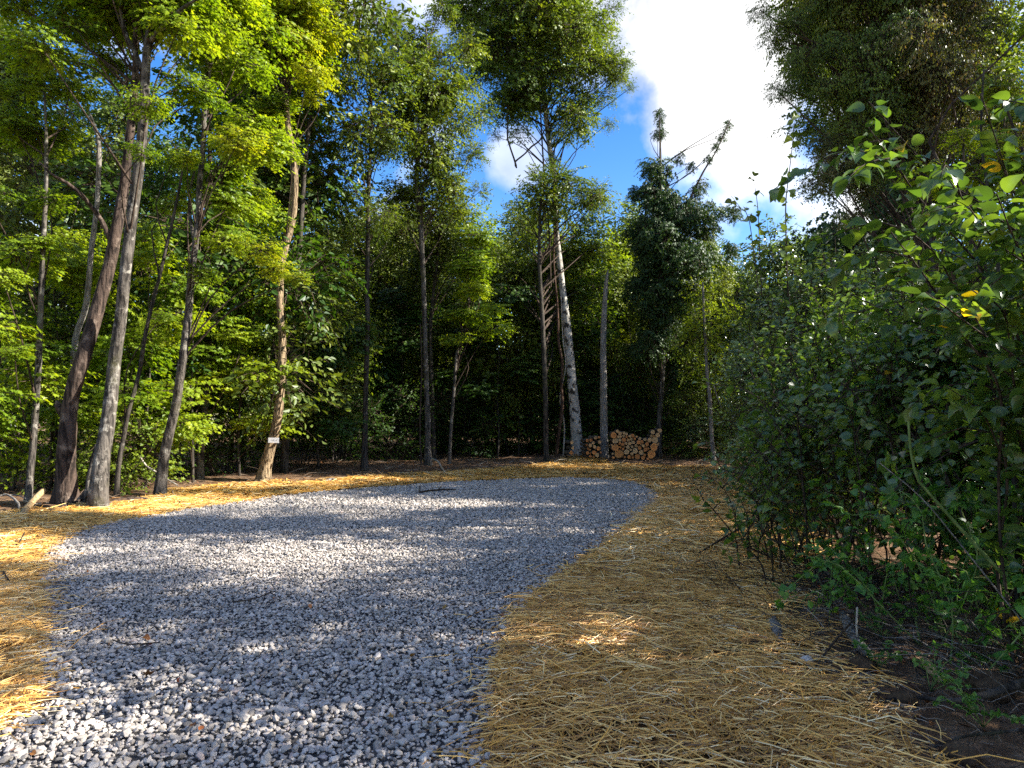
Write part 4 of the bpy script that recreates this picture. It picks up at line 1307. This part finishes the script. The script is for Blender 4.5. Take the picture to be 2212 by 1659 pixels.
# second leafy bush further along the straw edge
base = Vector((3.9, 9.3, h1(3.9, 9.3)))
stems = []
for i in range(22):
    b0 = base + Vector((rs.uniform(-.5, .9), rs.uniform(-.9, .9), -.05))
    tip = b0 + Vector((rs.uniform(-1.0, .5), rs.uniform(-.6, .6), rs.uniform(1.1, 2.7)))
    stems.append(arch(b0, tip, (rs.uniform(-.1, .1), 0, .2), 5))
main = list(stems)
for i in range(90):
    src = rs.choice(main)
    pts, _ = catmull(src, [1] * len(src), .05)
    p = Vector(pts[int(len(pts) * rs.uniform(.25, .98))])
    tip = p + Vector((rs.uniform(-.6, .4), rs.uniform(-.5, .5), rs.uniform(-.2, .45)))
    stems.append(arch(p, tip, (0, 0, .05), 3, .02))
near_shrub('twiggy_bush', 'leafy bush beyond the dark twiggy one, drooping towards the far straw', tuple(base), stems, 'big', ('olive',), .085, 15, yellow=.015, w0=.010, start=.2, cat='shrub')

# bramble with leaves in threes, lower right
base = Vector((3.05, 4.35, h1(3.05, 4.35)))
stems = []
for i in range(34):
    b0 = base + Vector((rs.uniform(-.35, .9), rs.uniform(-.5, 1.4), -.03))
    tip = b0 + Vector((rs.uniform(-1.0, .3), rs.uniform(-.7, .5), rs.uniform(.1, 1.15)))
    stems.append(arch(b0, tip, (rs.uniform(-.1, .2), 0, rs.uniform(.15, .5)), 5))
near_shrub('bramble', 'mid green bramble with rounded leaves in threes, lower right edge', tuple(base), stems, 'heart', ('bramble',), .068, 11, trefoil=True, w0=.006, start=.15, droop=.2, stem_mats=('twig_green', 'twig', 'twig_green'), yellow=.01, cat='bramble')
base = Vector((2.45, 5.5, h1(2.45, 5.5)))
stems = []
for i in range(26):
    b0 = base + Vector((rs.uniform(-.2, .9), rs.uniform(-.5, .7), -.03))
    tip = b0 + Vector((rs.uniform(-.6, .3), rs.uniform(-.5, .4), rs.uniform(.1, .8)))
    stems.append(arch(b0, tip, (rs.uniform(-.1, .1), 0, rs.uniform(.1, .3)), 5))
near_shrub('bramble', 'lower bramble patch between the dark twiggy bush and the rotten split log', tuple(base), stems, 'heart', ('bramble',), .055, 11, trefoil=True, w0=.005, start=.1, droop=.2, stem_mats=('twig_green', 'twig'), yellow=.01, cat='bramble', max_parts=200)

# dry brush lying in front of the thicket
for lab, bx, by, n_, rx, ry, mt in (('tangle of dry bare stems sprawling at the foot of the twiggy bush', 2.35, 6.3, 46, .55, .6, 'twig'),
                                ('tangle of dry grey brown stems lying below the bramble, above the soil', 2.75, 4.75, 40, .7, .5, 'bark_dark'),
                                ('dry slanting stems at the lower right edge in front of the bramble', 3.1, 4.2, 26, .5, .4, 'dead_grey')):
    root = empty('dead_brush', (bx, by, h1(bx, by))); tag(root, lab, 'brush')
    b = Build()
    for i in range(n_):
        p0 = Vector((bx + rs.uniform(-rx, rx), by + rs.uniform(-ry, ry), 0)); p0.z = h1(p0.x, p0.y)
        a = rs.gauss(2.75, .7)
        l = rs.uniform(.25, 1.1)
        p1 = p0 + Vector((math.cos(a) * l, math.sin(a) * l * .6, rs.uniform(0, .42)))
        r0 = rs.uniform(.0016, .0042)
        pp = arch(p0, p1, (0, 0, rs.uniform(.02, .16)), 4, .02)
        v, q, t = tube(pp, [r0, r0 * .9, r0 * .8, r0 * .65, r0 * .4], 4, .1, cap=False)
        b.add(v, q)
    obj('stem', b.mesh('stem', M[mt], origin=root.location), root)

# tall shoots standing up against the sky
def shoot(label, pts, Y):
    P = [at(x, y, Y) for x, y in pts]
    root = tuple((P[0].x, P[0].y, P[0].z))
    return near_shrub('leafy_shoot', label, root, [P], 'big', ('olive',), .12 * Y / 8.5, 16 * 8.5 / Y, w0=.007, start=.05, droop=.3, cat='shoot')


shoot('tallest upright leafy shoot standing against the sky, right of the cloud gap', [(1702, 640), (1697, 456), (1704, 380), (1712, 310), (1721, 228)], 8.6)
shoot('short upright leafy shoot second from the right against the sky', [(1645, 640), (1638, 472), (1634, 425), (1627, 382)], 9.0)
shoot('leaning leafy shoot left of the two upright ones against the sky', [(1640, 640), (1618, 475), (1602, 452), (1580, 424)], 9.2)

# long bare stems through the thicket
bare_stem('cane', 'long pale green cane arching down through the lower right brambles', [(1962, 900, 5), (1968, 980, 5), (1985, 1040, 6), (2020, 1080, 6), (2060, 1125, 7), (2110, 1180, 7), (2165, 1240, 8)], 4.3, 'twig_green', 'cane')
bare_stem('cane', 'bare pale brown cane crossing below the green cane to the right edge', [(1900, 1000, 2), (1990, 1075, 2.5), (2070, 1170, 3), (2150, 1270, 3.5), (2230, 1370, 4)], 4.2, 'dead_grey', 'cane')
bare_stem('branch', 'bare crooked branch curving through the upper right leaves', [(2230, 640, 6), (2130, 655, 5), (2050, 680, 5), (2010, 675, 4), (1985, 650, 3)], 4.0, 'twig_pale', 'branch')
bare_stem('branch', 'dark bare branch slanting across the big leaves at the right edge', [(2090, 720, 9), (2060, 600, 8), (2030, 480, 6), (2000, 420, 4)], 4.4, 'twig', 'branch')

# ------------------------------------------------------------------ offside woods to the right: they shade the clearing
OFF = [(9.2, 5.6, 9.0, 1.9, 18), (8.2, 1.6, 7.5, 1.8, 9), (10.5, 9.4, 10.5, 2.2, 7), (11.5, 13.0, 10.5, 1.6, 11), (12.5, 18.8, 10.0, 2.4, 20), (13.5, 2.2, 9.0, 2.0, 8),
       (15.5, 21.5, 12.0, 2.6, 24), (17.5, 17.5, 12.0, 2.6, 22), (14.5, 6.4, 11.5, 2.2, 8), (15.5, 11.0, 12.0, 2.4, 8), (16.5, 14.2, 12, 1.9, 10)]
for x, y, zt, rad, n in OFF:
    auto_plant('offside_tree', 'leafy tree of the wood standing on the right beyond the picture edge', None, y, zt, 1.2, rad, n, 'broad', 'broad', wd=.13, cs=1.15, x=x, group='trees right of the view')

auto_plant('added_shade_shrub', 'unseen broad shrub added beyond the right picture edge to shade the near straw', None, 3.2, 3.0, .3, 1.2, 22, 'olive', 'olive', cat='shrub', x=5.0, wd=.03, stems=5)  # unseen shrub, added to keep sun off the near right straw

# ------------------------------------------------------------------ the stack of sawn logs
LOGY = gp(1370, 996).y
LPX = lambda cx: (2200 + cx / 3.16) / 4032 * PW
MPC = LOGY / FPX / 3.16 / 4032 * PW            # metres per crop unit
RIGHT = [(668, 230, 40, 1), (717, 188, 22, 0), (692, 302, 37, 0), (748, 220, 24, 0), (788, 214, 18, 0), (726, 257, 18, 0), (762, 258, 17, 0), (798, 252, 17, 0), (828, 226, 20, 0), (745, 298, 20, 0), (795, 299, 27, 1), (831, 262, 16, 1), (845, 298, 20, 0), (866, 250, 17, 0), (908, 242, 24, 1), (949, 250, 14, 0), (886, 283, 20, 0), (928, 283, 17, 1), (990, 272, 21, 0), (912, 327, 24, 0), (965, 316, 27, 1), (1020, 308, 23, 1), (1053, 276, 21, 0), (1107, 278, 28, 0), (1080, 327, 27, 1), (1131, 232, 18, 0), (1164, 230, 12, 1), (1152, 186, 28, 0), (1230, 163, 28, 0), (1212, 219, 30, 0), (1182, 282, 43, 0), (1160, 367, 50, 1), (1130, 456, 54, 1), (690, 387, 45, 1), (741, 339, 18, 1), (780, 354, 22, 1), (824, 342, 19, 0), (872, 341, 23, 0), (940, 364, 21, 0), (998, 342, 11, 0), (1033, 354, 21, 0), (1072, 362, 15, 1), (1097, 384, 15, 1), (845, 384, 23, 0), (898, 378, 18, 0), (808, 383, 12, 0), (752, 388, 18, 1), (788, 412, 19, 1), (986, 384, 26, 1), (1053, 402, 25, 1), (880, 417, 17, 0), (934, 429, 35, 0), (834, 448, 33, 0), (735, 470, 57, 1), (892, 464, 20, 0), (1005, 441, 32, 0), (1054, 465, 18, 1), (962, 500, 34, 1), (1026, 503, 25, 1), (852, 507, 24, 1), (905, 511, 17, 1), (808, 513, 16, 1), (1082, 508, 16, 1), (657, 457, 14, 0), (650, 350, 12, 0), (1216, 330, 14, 0), (657, 508, 20, 1), (1030, 402, 0, 0)]
LEFTP = [(318, 306, 21, 1), (362, 300, 22, 1), (420, 272, 24, 0), (388, 333, 22, 0), (352, 363, 25, 0), (463, 326, 25, 0), (412, 384, 24, 0), (459, 404, 29, 1), (396, 450, 29, 1), (442, 484, 32, 0), (323, 405, 20, 1), (353, 418, 17, 1), (323, 452, 22, 1), (358, 458, 13, 1), (465, 266, 18, 1), (310, 355, 14, 1), (478, 453, 14, 1), (128, 334, 24, 0), (140, 400, 22, 0), (120, 462, 26, 1), (350, 498, 22, 1), (398, 505, 16, 1)]


def log_meshes(r, seed, mat):
    """bark body and one cut face in the XZ plane, centred; front towards -Y"""
    rg = np.random.default_rng(seed)
    k = 18
    a = np.arange(k) / k * 2 * np.pi
    prof = r * (1 + .06 * np.sin(2 * a + rg.uniform(0, 6)) + .04 * np.sin(3 * a + rg.uniform(0, 6)) + rg.normal(0, .012, k))
    Lh = rg.uniform(.19, .24)
    ring = lambda s, y: np.stack([prof * s * np.cos(a), np.full(k, y), prof * s * np.sin(a)], -1)
    V = np.concatenate([ring(1, -Lh), ring(1.02, 0), ring(1, Lh), [[0, Lh, 0]], [[0, -Lh + .004, 0]]])
    i = np.arange(k); j = (i + 1) % k
    Q = np.concatenate([np.stack([i, j, k + j, k + i], -1), np.stack([k + i, k + j, 2 * k + j, 2 * k + i], -1)])
    T = np.concatenate([np.stack([2 * k + i, 2 * k + j, np.full(k, 3 * k)], -1), np.stack([j, i, np.full(k, 3 * k + 1)], -1)])
    body = fast_mesh('log', V, [Q, T], [M['log_bark']], smooth=False)
    V = np.concatenate([ring(.93, -Lh - .004), ring(.90, -Lh - .007), [[rg.normal(0, r * .05), -Lh - .007, rg.normal(0, r * .05)]]])
    Q = np.stack([j, i, k + i, k + j], -1)[:, ::-1]
    T = np.stack([k + i, k + j, np.full(k, 2 * k)], -1)
    face = fast_mesh('cut_face', V, [Q, T], [M[mat]], smooth=False)
    return body, face


ORD = ['leftmost', 'second', 'third', 'fourth', 'fifth', 'sixth', 'seventh', 'eighth', 'ninth', 'tenth', 'eleventh', 'twelfth', 'thirteenth', 'fourteenth', 'fifteenth', 'sixteenth', 'seventeenth', 'eighteenth']
CRS = ['bottom', 'second', 'third', 'fourth', 'fifth', 'sixth', 'seventh']
seed = 0
for stack, where in ((RIGHT, 'main log stack'), (LEFTP, 'small log stack')):
    logs = sorted([l for l in stack if l[2] > 0], key=lambda l: -l[1])
    courses = {}
    for l in logs:
        c = min(6, max(0, int((520 - l[1]) / 55)))
        courses.setdefault(c, []).append(l)
    for c, ls in courses.items():
        ls.sort(key=lambda l: l[0])
        for i, (cx, cy, cr, warm) in enumerate(ls):
            seed += 1
            r = cr * MPC * 1.0
            if where == 'small log stack':
                r *= .96
            x = (LPX(cx) - PW / 2) / FPX * LOGY
            z = max((525 - cy) * MPC, r * .97) + .02
            size = 'small' if cr < 19 else ('medium' if cr < 30 else 'large')
            tone = 'orange' if warm else 'pale'
            pos = ORD[i] if i == 0 else ORD[i] + ' from left'
            lab = f"{size} {tone} sawn log, {pos} in the {CRS[c]} course of the {where}"
            body, face = log_meshes(r, seed, 'cut_orange' if warm else 'cut_pale')
            rgy = random.Random(seed)
            o = obj('log', body, None, (x, LOGY + rgy.uniform(-.03, .05), z + h1(x, LOGY)))
            o.rotation_euler = (0, 0, rgy.gauss(0, .04) + (.35 if where == 'small log stack' else 0))
            tag(o, lab, 'log', 'sawn logs stacked between the trees')
            obj('cut_face', face, o)

# ------------------------------------------------------------------ the small sign on the curving trunk
Ysg = gp(568, 1039).y - .30
c = at(591, 951, Ysg + .06)
wS, hS = 22.5 / FPX * Ysg, 11.2 / FPX * Ysg
bm = Build()


def box(b, cx, cy, cz, sx, sy, sz):
    V = [(cx + i * sx / 2, cy + j * sy / 2, cz + k * sz / 2) for i in (-1, 1) for j in (-1, 1) for k in (-1, 1)]
    b.add(V, [(0, 1, 3, 2), (4, 6, 7, 5), (0, 4, 5, 1), (2, 3, 7, 6), (0, 2, 6, 4), (1, 5, 7, 3)])


box(bm, 0, 0, 0, wS, .006, hS)
sgn = obj('sign', bm.mesh('sign', M['sign_white'], smooth=False), None, c)
sgn.rotation_euler = (0, math.radians(1.5), math.radians(4))
tag(sgn, 'small white rectangular sign with faint grey marks fixed to the curving trunk', 'sign')
bm = Build()
box(bm, .27 * wS, -.0042, .03 * hS, .10 * wS, .0015, .05 * hS)
hw = .05 * wS
bm.add([(.27 * wS, -.005, .13 * hS), (.27 * wS, -.005, -.07 * hS), (.35 * wS, -.005, .03 * hS), (.27 * wS, -.0034, .13 * hS), (.27 * wS, -.0034, -.07 * hS), (.35 * wS, -.0034, .03 * hS)],
       [(0, 3, 5, 2), (2, 5, 4, 1), (1, 4, 3, 0)], [(0, 2, 1), (3, 4, 5)])
obj('arrow', bm.mesh('arrow', M['sign_ink'], smooth=False), sgn)
bm = Build()
for mx, mh in ((-.10, .12), (.00, .22), (.06, .20)):
    box(bm, mx * wS, -.0042, .03 * hS - (.22 - mh) * hS / 2, .018 * wS, .0015, mh * hS)
obj('lettering', bm.mesh('lettering', M['sign_ink'], smooth=False), sgn)

# ------------------------------------------------------------------ dead wood, twigs, stones and fallen leaves
def ground_stick(name, label, pts, mat, cat, sides=7, rough=.12, group=None, lift=.0, forks=()):
    P, R = [], []
    for px, py, wd, dz in pts:
        g = gp(px, py)
        R.append(wd / 2 / FPX * g.y)
        P.append(Vector((g.x, g.y, h1(g.x, g.y) + dz + R[-1] * .8 + lift)))
    b = Build()
    v, q, t = tube(P, R, sides, .06, rough, int(pts[0][0]))
    b.add(v, q, t)
    for f in forks:
        P2, R2 = [], []
        for px, py, wd, dz in f:
            g = gp(px, py); R2.append(wd / 2 / FPX * g.y)
            P2.append(Vector((g.x, g.y, h1(g.x, g.y) + dz + R2[-1] + lift)))
        v, q, t = tube(P2, R2, 5, .06, rough)
        b.add(v, q, t)
    o = obj(name, b.mesh(name, M[mat]))
    return tag(o, label, cat, group)


ground_stick('split_log', 'pale split log with an orange broken end lying at the left edge', [(50, 1116, 15, 0), (68, 1105, 16, .08), (92, 1098, 13, .24)], 'wood_raw', 'log', 5, .35)
ground_stick('fallen_log', 'old brown fallen log lying between the grey forked trunk and the leaning trunk', [(232, 1094, 12, 0), (262, 1090, 13, .02), (300, 1087, 12, .02), (330, 1086, 7, .02)], 'bark_brown', 'log', 9, .2)
ground_stick('fallen_branch', 'long dark fallen branch in front of the shaggy trunk foot', [(74, 1114, 7, 0), (110, 1107, 8, .01), (145, 1101, 8, .03), (176, 1094, 5, .1)], 'bark_brown', 'branch', 7, .15)
ground_stick('fallen_branch', 'grey bent dead branch lying at the far left picture edge', [(-30, 1102, 5, .1), (10, 1098, 5, .2), (38, 1104, 5, .12), (40, 1112, 4, 0)], 'dead_grey', 'branch', 6, .15, forks=[[(10, 1098, 3, .2), (40, 1097, 3, .16), (58, 1099, 2, .12)]])
bare_stem('fallen_branch', 'curved white bare branch slanting down behind the leaning grey trunk', [(304, 988, 3), (316, 1006, 4), (340, 1021, 4), (362, 1036, 4), (384, 1048, 3)], 14.2, 'twig_pale', 'branch')
ground_stick('fallen_branch', 'low pale branch on the straw edge right of the signed trunk', [(604, 1048, 4, 0), (640, 1047, 5, .01), (672, 1046, 3, 0)], 'dead_grey', 'branch', 6, .2)
ground_stick('fallen_branch', 'short stub of pale wood on the straw edge left of the narrow crowned trunk', [(702, 1041, 6, 0), (716, 1039, 8, .01), (728, 1040, 5, 0)], 'dead_grey', 'branch', 7, .25)
ground_stick('fallen_branch', 'thin crooked branch dropping onto the straw below the speckled trunk', [(930, 1008, 3, .2), (945, 1013, 4, .22), (955, 1020, 3, .08), (966, 1027, 3, 0)], 'twig_pale', 'branch', 6, .15)
ground_stick('fallen_stick', 'forked dark stick lying on the far gravel', [(906, 1070, 4, .01), (930, 1067, 4, .02), (958, 1065, 3.5, .02), (985, 1064, 2, .02)], 'twig', 'stick', 6, .1, lift=.035, forks=[[(907, 1070, 3, .02), (907, 1066, 2.5, .1)], [(945, 1066, 2.5, .02), (953, 1062, 2, .06)]])
ground_stick('fallen_stick', 'thin curved twig on the middle gravel', [(503, 1314, 3, .01), (535, 1312, 3, .02), (560, 1306, 3, .02), (583, 1297, 2.5, .03), (592, 1301, 2, .02)], 'twig', 'stick', 5, .1, lift=.035)
ground_stick('fallen_stick', 'dark arched twig on the near left gravel between dead leaves', [(243, 1400, 3, .01), (275, 1410, 3.5, .01), (310, 1412, 3.5, .02), (345, 1408, 2.5, .02)], 'twig', 'stick', 5, .1, lift=.04)
ground_stick('fallen_stick', 'short dark stick on the straw at the left picture edge', [(4, 1246, 4, .02), (12, 1258, 4, .03), (19, 1268, 4, .02)], 'twig', 'stick', 5, .1, lift=.03)
ground_stick('fallen_stick', 'short dark stick on the straw left of the gravel corner', [(36, 1189, 3, .02), (44, 1182, 3, .05), (52, 1173, 3, .09)], 'twig', 'stick', 5, .1, lift=.03)
# right foreground debris
ground_stick('rotten_wood', 'rotten white flaking wood chunk at the straw edge, near the twiggy bush', [(1668, 1352, 20, 0), (1676, 1372, 24, .01), (1686, 1394, 18, 0)], 'dead_grey', 'wood', 8, .3)
ground_stick('split_log', 'weathered grey split log lying beside the round brown clod', [(1822, 1368, 20, .08), (1840, 1395, 25, .03), (1862, 1420, 28, 0), (1876, 1430, 24, 0)], 'dead_grey', 'log', 8, .25)
ground_stick('split_log', 'yellowish broken wood piece half buried at the right of the round clod', [(1998, 1458, 20, .03), (2015, 1472, 22, .01), (2032, 1484, 16, 0)], 'wood_raw', 'log', 7, .3)
ground_stick('fallen_branch', 'thick dark grey branch reaching in from the lower right edge', [(1868, 1545, 5, .02), (1930, 1530, 7, .03), (1985, 1528, 8, .03), (2060, 1552, 10, .04), (2130, 1540, 15, .06), (2240, 1522, 20, .1)], 'bark_dark', 'branch', 8, .12)
ground_stick('fallen_branch', 'slim grey branch along the bottom right edge below the thick one', [(1990, 1640, 5, .02), (2070, 1618, 6, .03), (2150, 1610, 7, .03), (2240, 1600, 7, .03)], 'bark_dark', 'branch', 6, .12)
ground_stick('fallen_branch', 'long thin diagonal twig across the soil above the round clod', [(1745, 1475, 4, .02), (1800, 1425, 5, .08), (1870, 1375, 5, .14), (1940, 1335, 5, .18), (1992, 1312, 4, .2)], 'twig', 'branch', 5, .08)
ground_stick('fallen_branch', 'dark whip of a branch lying over the straw left of the twiggy bush', [(1462, 1226, 3, .02), (1510, 1204, 4, .05), (1565, 1180, 5, .1), (1640, 1150, 6, .18)], 'twig', 'branch', 5, .08, forks=[[(1505, 1206, 2, .05), (1502, 1225, 2, .03), (1490, 1245, 2, .02)], [(1560, 1182, 2.5, .1), (1590, 1190, 2, .08), (1640, 1192, 2, .06)]])
bare_stem('dry_stalk', 'single pale dry stalk standing upright before the bramble patch', [(1853, 1388, 4), (1850, 1350, 4), (1852, 1312, 4)], 4.75, 'twig_pale', 'stalk')
ground_stick('fallen_branch', 'pale thin bent stalk standing in the soil right of the split log', [(1988, 1400, 5, .0), (1980, 1385, 5, .08), (1978, 1370, 5, .17)], 'twig_green', 'stalk', 5, .05)


def lump(name, label, px, py, wpx, mat, cat, flat=.6, seed=0, hi=True):
    g = gp(px, py)
    r = wpx / 2 / FPX * g.y
    rg = np.random.default_rng(seed)
    # subdivided icosahedron
    V = [tuple(v) for v in ICO]; F = [tuple(f) for f in ICOF]
    for _ in range(2 if hi else 1):
        mid = {}; NF = []
        def mp(a, b):
            k = (min(a, b), max(a, b))
            if k not in mid:
                m = np.array(V[a]) + np.array(V[b]); V.append(tuple(m / np.linalg.norm(m))); mid[k] = len(V) - 1
            return mid[k]
        for a, b, c_ in F:
            ab, bc, ca = mp(a, b), mp(b, c_), mp(c_, a)
            NF += [(a, ab, ca), (b, bc, ab), (c_, ca, bc), (ab, bc, ca)]
        F = NF
    V = np.array(V)
    n_ = fbm(V[:, 0] * 1.8 + seed * 7.7, V[:, 1] * 1.8 + V[:, 2] * 2.3, seed, 4)
    V = V * (.72 + .6 * n_)[:, None]
    if cat == 'rock':
        V = np.round(V * 2.2) / 2.2 * .45 + V * .55
    V = V * r * np.array([1, .85, flat])
    o = obj(name, fast_mesh(name, V, [np.array(F)], [M[mat]], tint=np.full(len(F), .75), smooth=cat != 'rock'), None, (g.x, g.y, h1(g.x, g.y) + r * flat * .45))
    o.rotation_euler = (rg.normal(0, .15), rg.normal(0, .15), rg.uniform(0, 6))
    return tag(o, label, cat)


lump('rock', 'pale grey angular rock on the soil left of the round brown clod', 1741, 1440, 34, 'stone', 'rock', .75, 3)
lump('soil_clod', 'round reddish brown clod of earth below the weathered split log', 1864, 1455, 50, 'clod', 'clod', .8, 4)
lump('soil_clod', 'dark clod beside the straw, left of the pale rock', 1635, 1395, 34, 'clod', 'clod', .6, 5)
lump('soil_clod', 'brown clod half under straw above the thick grey branch', 1950, 1525, 60, 'clod', 'clod', .6, 6)
lump('soil_clod', 'large dark clod at the right edge above the thick grey branch', 2140, 1510, 90, 'clod', 'clod', .6, 7)
lump('soil_clod', 'rusty brown clod at the bottom right corner', 2080, 1650, 70, 'clod', 'clod', .6, 8)
lump('soil_clod', 'small dark clod in the straw at the right of the gravel edge', 1553, 1430, 22, 'clod', 'clod', .6, 9)
lump('rock', 'small whitish stone just right of the pale grey rock', 1764, 1448, 14, 'stone', 'rock', .8, 10)

# fallen leaves
LV = [(315, 1395, 19, 'curled reddish brown leaf on the near left gravel, above the arched twig', .5), (321, 1411, 12, 'small brown leaf tucked beside the arched twig on the gravel', .35), (236, 1408, 8, 'tiny red leaf left of the arched twig', .6),
      (320, 1472, 20, 'dark red leaf standing on edge on the gravel below the arched twig', .2), (385, 1490, 10, 'rusty leaf right of the standing dark red leaf', .6), (476, 1513, 13, 'orange brown leaf in the sun patch of the lower left gravel', .7), (411, 1538, 12, 'dark rust leaf in the shade below the sun patch', .4),
      (418, 1586, 16, 'rusty leaf low on the left gravel', .5), (435, 1596, 14, 'orange leaf just below the low rusty leaf', .75), (26, 1645, 12, 'red leaf in the bottom left gravel corner', .45), (70, 1652, 14, 'orange brown leaf beside the bottom left corner leaf', .8), (563, 1479, 9, 'small red leaf left of the middle gravel', .4),
      (190, 1246, 8, 'tiny rust leaf near the left gravel edge', .6), (188, 1349, 9, 'brown leaf on the shaded left gravel', .4), (670, 1324, 10, 'tan leaf right of the thin curved twig', .9), (756, 1260, 7, 'small brown leaf on the middle gravel', .4), (593, 1306, 8, 'rust leaf at the end of the thin curved twig', .5),
      (962, 1347, 12, 'dark rust leaf near the right gravel edge', .35), (1083, 1343, 14, 'rust leaf right at the gravel and straw border', .5), (1018, 1398, 14, 'dark brown leaf standing on the right gravel', .15), (996, 1412, 9, 'orange brown leaf below the standing dark leaf', .6), (960, 1325, 12, 'pale tan leaf above the dark rust leaf on the right gravel', .98),
      (887, 1434, 20, 'bright orange leaf pair on the lower gravel', .9), (842, 1569, 14, 'golden leaf on the bottom middle gravel', .95), (1222, 1447, 24, 'yellow orange leaf lying on the straw in the foreground', 1.0), (1288, 1368, 10, 'faded red leaf on the foreground straw', .4), (840, 1605, 8, 'small dark leaf at the bottom of the gravel', .2), (1380, 1472, 10, 'brown leaf right of the yellow leaf on the straw', .5)]
dl = {}
for i, (px, py, wpx, lab, tn) in enumerate(LV):
    g = gp(px, py)
    sz = wpx / FPX * g.y * 1.15
    sv_, sf_ = SHAPES['maple' if i % 2 else 'big']
    vv = sv_.copy(); vv[:, 2] = vv[:, 2] * 1.6 + .25 * vv[:, 0] ** 2 + .12 * np.sin(vv[:, 1] * 5 + i)
    vv[:, 1] -= .5
    o = obj('fallen_leaf', fast_mesh('fallen_leaf', vv, [sf_], [M['dead_leaf']], tint=np.full(len(sf_), tn), smooth=True), None, (g.x, g.y, h1(g.x, g.y) + (.055 if inside(GRAVEL, np.array([g.x]), np.array([g.y]))[0] else .05)))
    o.scale = (sz,) * 3
    stand = 'standing' in lab
    o.rotation_euler = (random.gauss(.25, .2) + (1.0 if stand else 0), random.gauss(0, .25), random.uniform(0, 6.28))
    tag(o, lab, 'leaf', 'dead leaves fallen on the ground')

# low green sprigs on the soil at lower right
SP = [(1700, 1215, 'sprig of small bright leaves at the foot of the twiggy bush'), (1905, 1390, 'bright green sprig right of the weathered split log'), (1890, 1455, 'small trailing sprig just right of the round clod'), (2040, 1395, 'trailing green sprig spreading at mid right of the soil'),
      (2090, 1440, 'green trailing sprig toward the right picture edge'), (2010, 1500, 'small sprig above the thick grey branch'), (2125, 1590, 'low green sprig near the bottom right corner'), (1720, 1320, 'single green sprig standing before the dark soil'), (2195, 1420, 'green sprig cut by the right picture edge'), (2060, 1500, 'pale green sprig over the thick grey branch')]
for i, (px, py, lab) in enumerate(SP):
    g = gp(px, py)
    b0 = Vector((g.x, g.y, h1(g.x, g.y)))
    st = []
    for k in range(5):
        a = rs.uniform(0, 6.28); l = rs.uniform(.10, .26)
        st.append(arch(b0, b0 + Vector((math.cos(a) * l, math.sin(a) * l, rs.uniform(.05, .2))), (0, 0, .05), 3, .01))
    near_shrub('green_sprig', lab, tuple(b0), st, 'heart', ('sprig',), .030, 42, trefoil=(i % 2 == 0), w0=.004, start=.2, droop=.1, stem_mats=('twig_green',), cat='plant', max_parts=60)

# ------------------------------------------------------------------ twigs and bits of litter along the wood's edge, too many to count
rg = np.random.default_rng(404)
n = 11000
x = rg.uniform(-12, 9, n); y = rg.uniform(3, 27, n)
x[:5600] = rg.uniform(1.0, 4.0, 5600); y[:5600] = rg.uniform(2.6, 7.5, 5600)
ins = inside(STRAW, x, y) | inside(GRAVEL, x, y)
d = edge_dist(STRAW, x, y)
keep = (~ins & (rg.random(n) < np.exp(-d / 1.6) + .12)) & (np.abs(x) < y * .78 + .6)
keep |= ins & ~inside(GRAVEL, x, y) & (d < .35) & (rg.random(n) < .3)
x, y = x[keep], y[keep]; n = len(x)
L = np.minimum(rg.lognormal(math.log(.16), .6, n), .45) * np.clip(y / 9, .5, 1.5)
th = rg.uniform(0, 6.28, n); el = np.abs(rg.normal(0, .22, n))
w_ = L * .012 + .002 * y / 8
dx, dy = np.cos(th), np.sin(th)
z = height(x, y) + .01
A = np.stack([x, y, z], -1); B = A + np.stack([dx * np.cos(el) * L, dy * np.cos(el) * L, np.sin(el) * L + .005], -1)
C_ = (A + B) / 2 + rg.normal(0, .06, (n, 3)) * L[:, None]
s_ = np.stack([-dy, dx, 0 * dx], -1) * w_[:, None]; u_ = np.array([0, 0, 1.]) * w_[:, None]
V = np.stack([A + s_, A + u_, A - s_, C_ + s_, C_ + u_, C_ - s_, B + s_ * .4, B + u_ * .4, B - s_ * .4], 1)
q = np.array([(a + k, b + k, b + 3 + k, a + 3 + k) for k in (0, 3) for a, b in ((0, 1), (1, 2), (2, 0))])
Q = (q[None] + (np.arange(n) * 9)[:, None, None]).reshape(-1, 4)
m2, nt = new_mat('litter_twigs')
at_ = nt.new('ShaderNodeAttribute', attribute_name='tint')
finish(nt, principled(nt, nt.ramp(at_.outputs['Fac'], [(0, (.03, .02, .013)), (.6, (.13, .09, .06)), (.85, (.28, .22, .16)), (1, (.45, .38, .28))]), .85, .15))
o = obj('litter', fast_mesh('litter', V.reshape(-1, 3), [Q], [m2], tint=np.repeat(rg.random(n), 6)))
tag(o, 'brown twigs and broken bits strewn along the edge of the woods', 'litter', kind='stuff')
# dead leaves on the woods floor
n = 9000
x = rg.uniform(-13, 9, n); y = rg.uniform(3, 30, n)
ins = inside(STRAW, x, y) | inside(GRAVEL, x, y)
keep = ~ins & (np.abs(x) < y * .78 + .6)
x, y = x[keep], y[keep]; n = len(x)
V, F, ft = place_leaves(np.stack([x, y, height(x, y) + .015], -1), np.stack([rg.normal(size=n), rg.normal(size=n), rg.normal(0, .25, n)], -1), np.stack([rg.normal(0, .3, n), rg.normal(0, .3, n), np.ones(n)], -1), rg.uniform(.04, .09, n), 'oval', rg.random(n) * .8)
o = obj('leaf_litter', fast_mesh('leaf_litter', V, [F], [M['dead_leaf']], tint=ft))
tag(o, 'brown dead leaves covering the floor of the woods', 'leaf litter', kind='stuff')
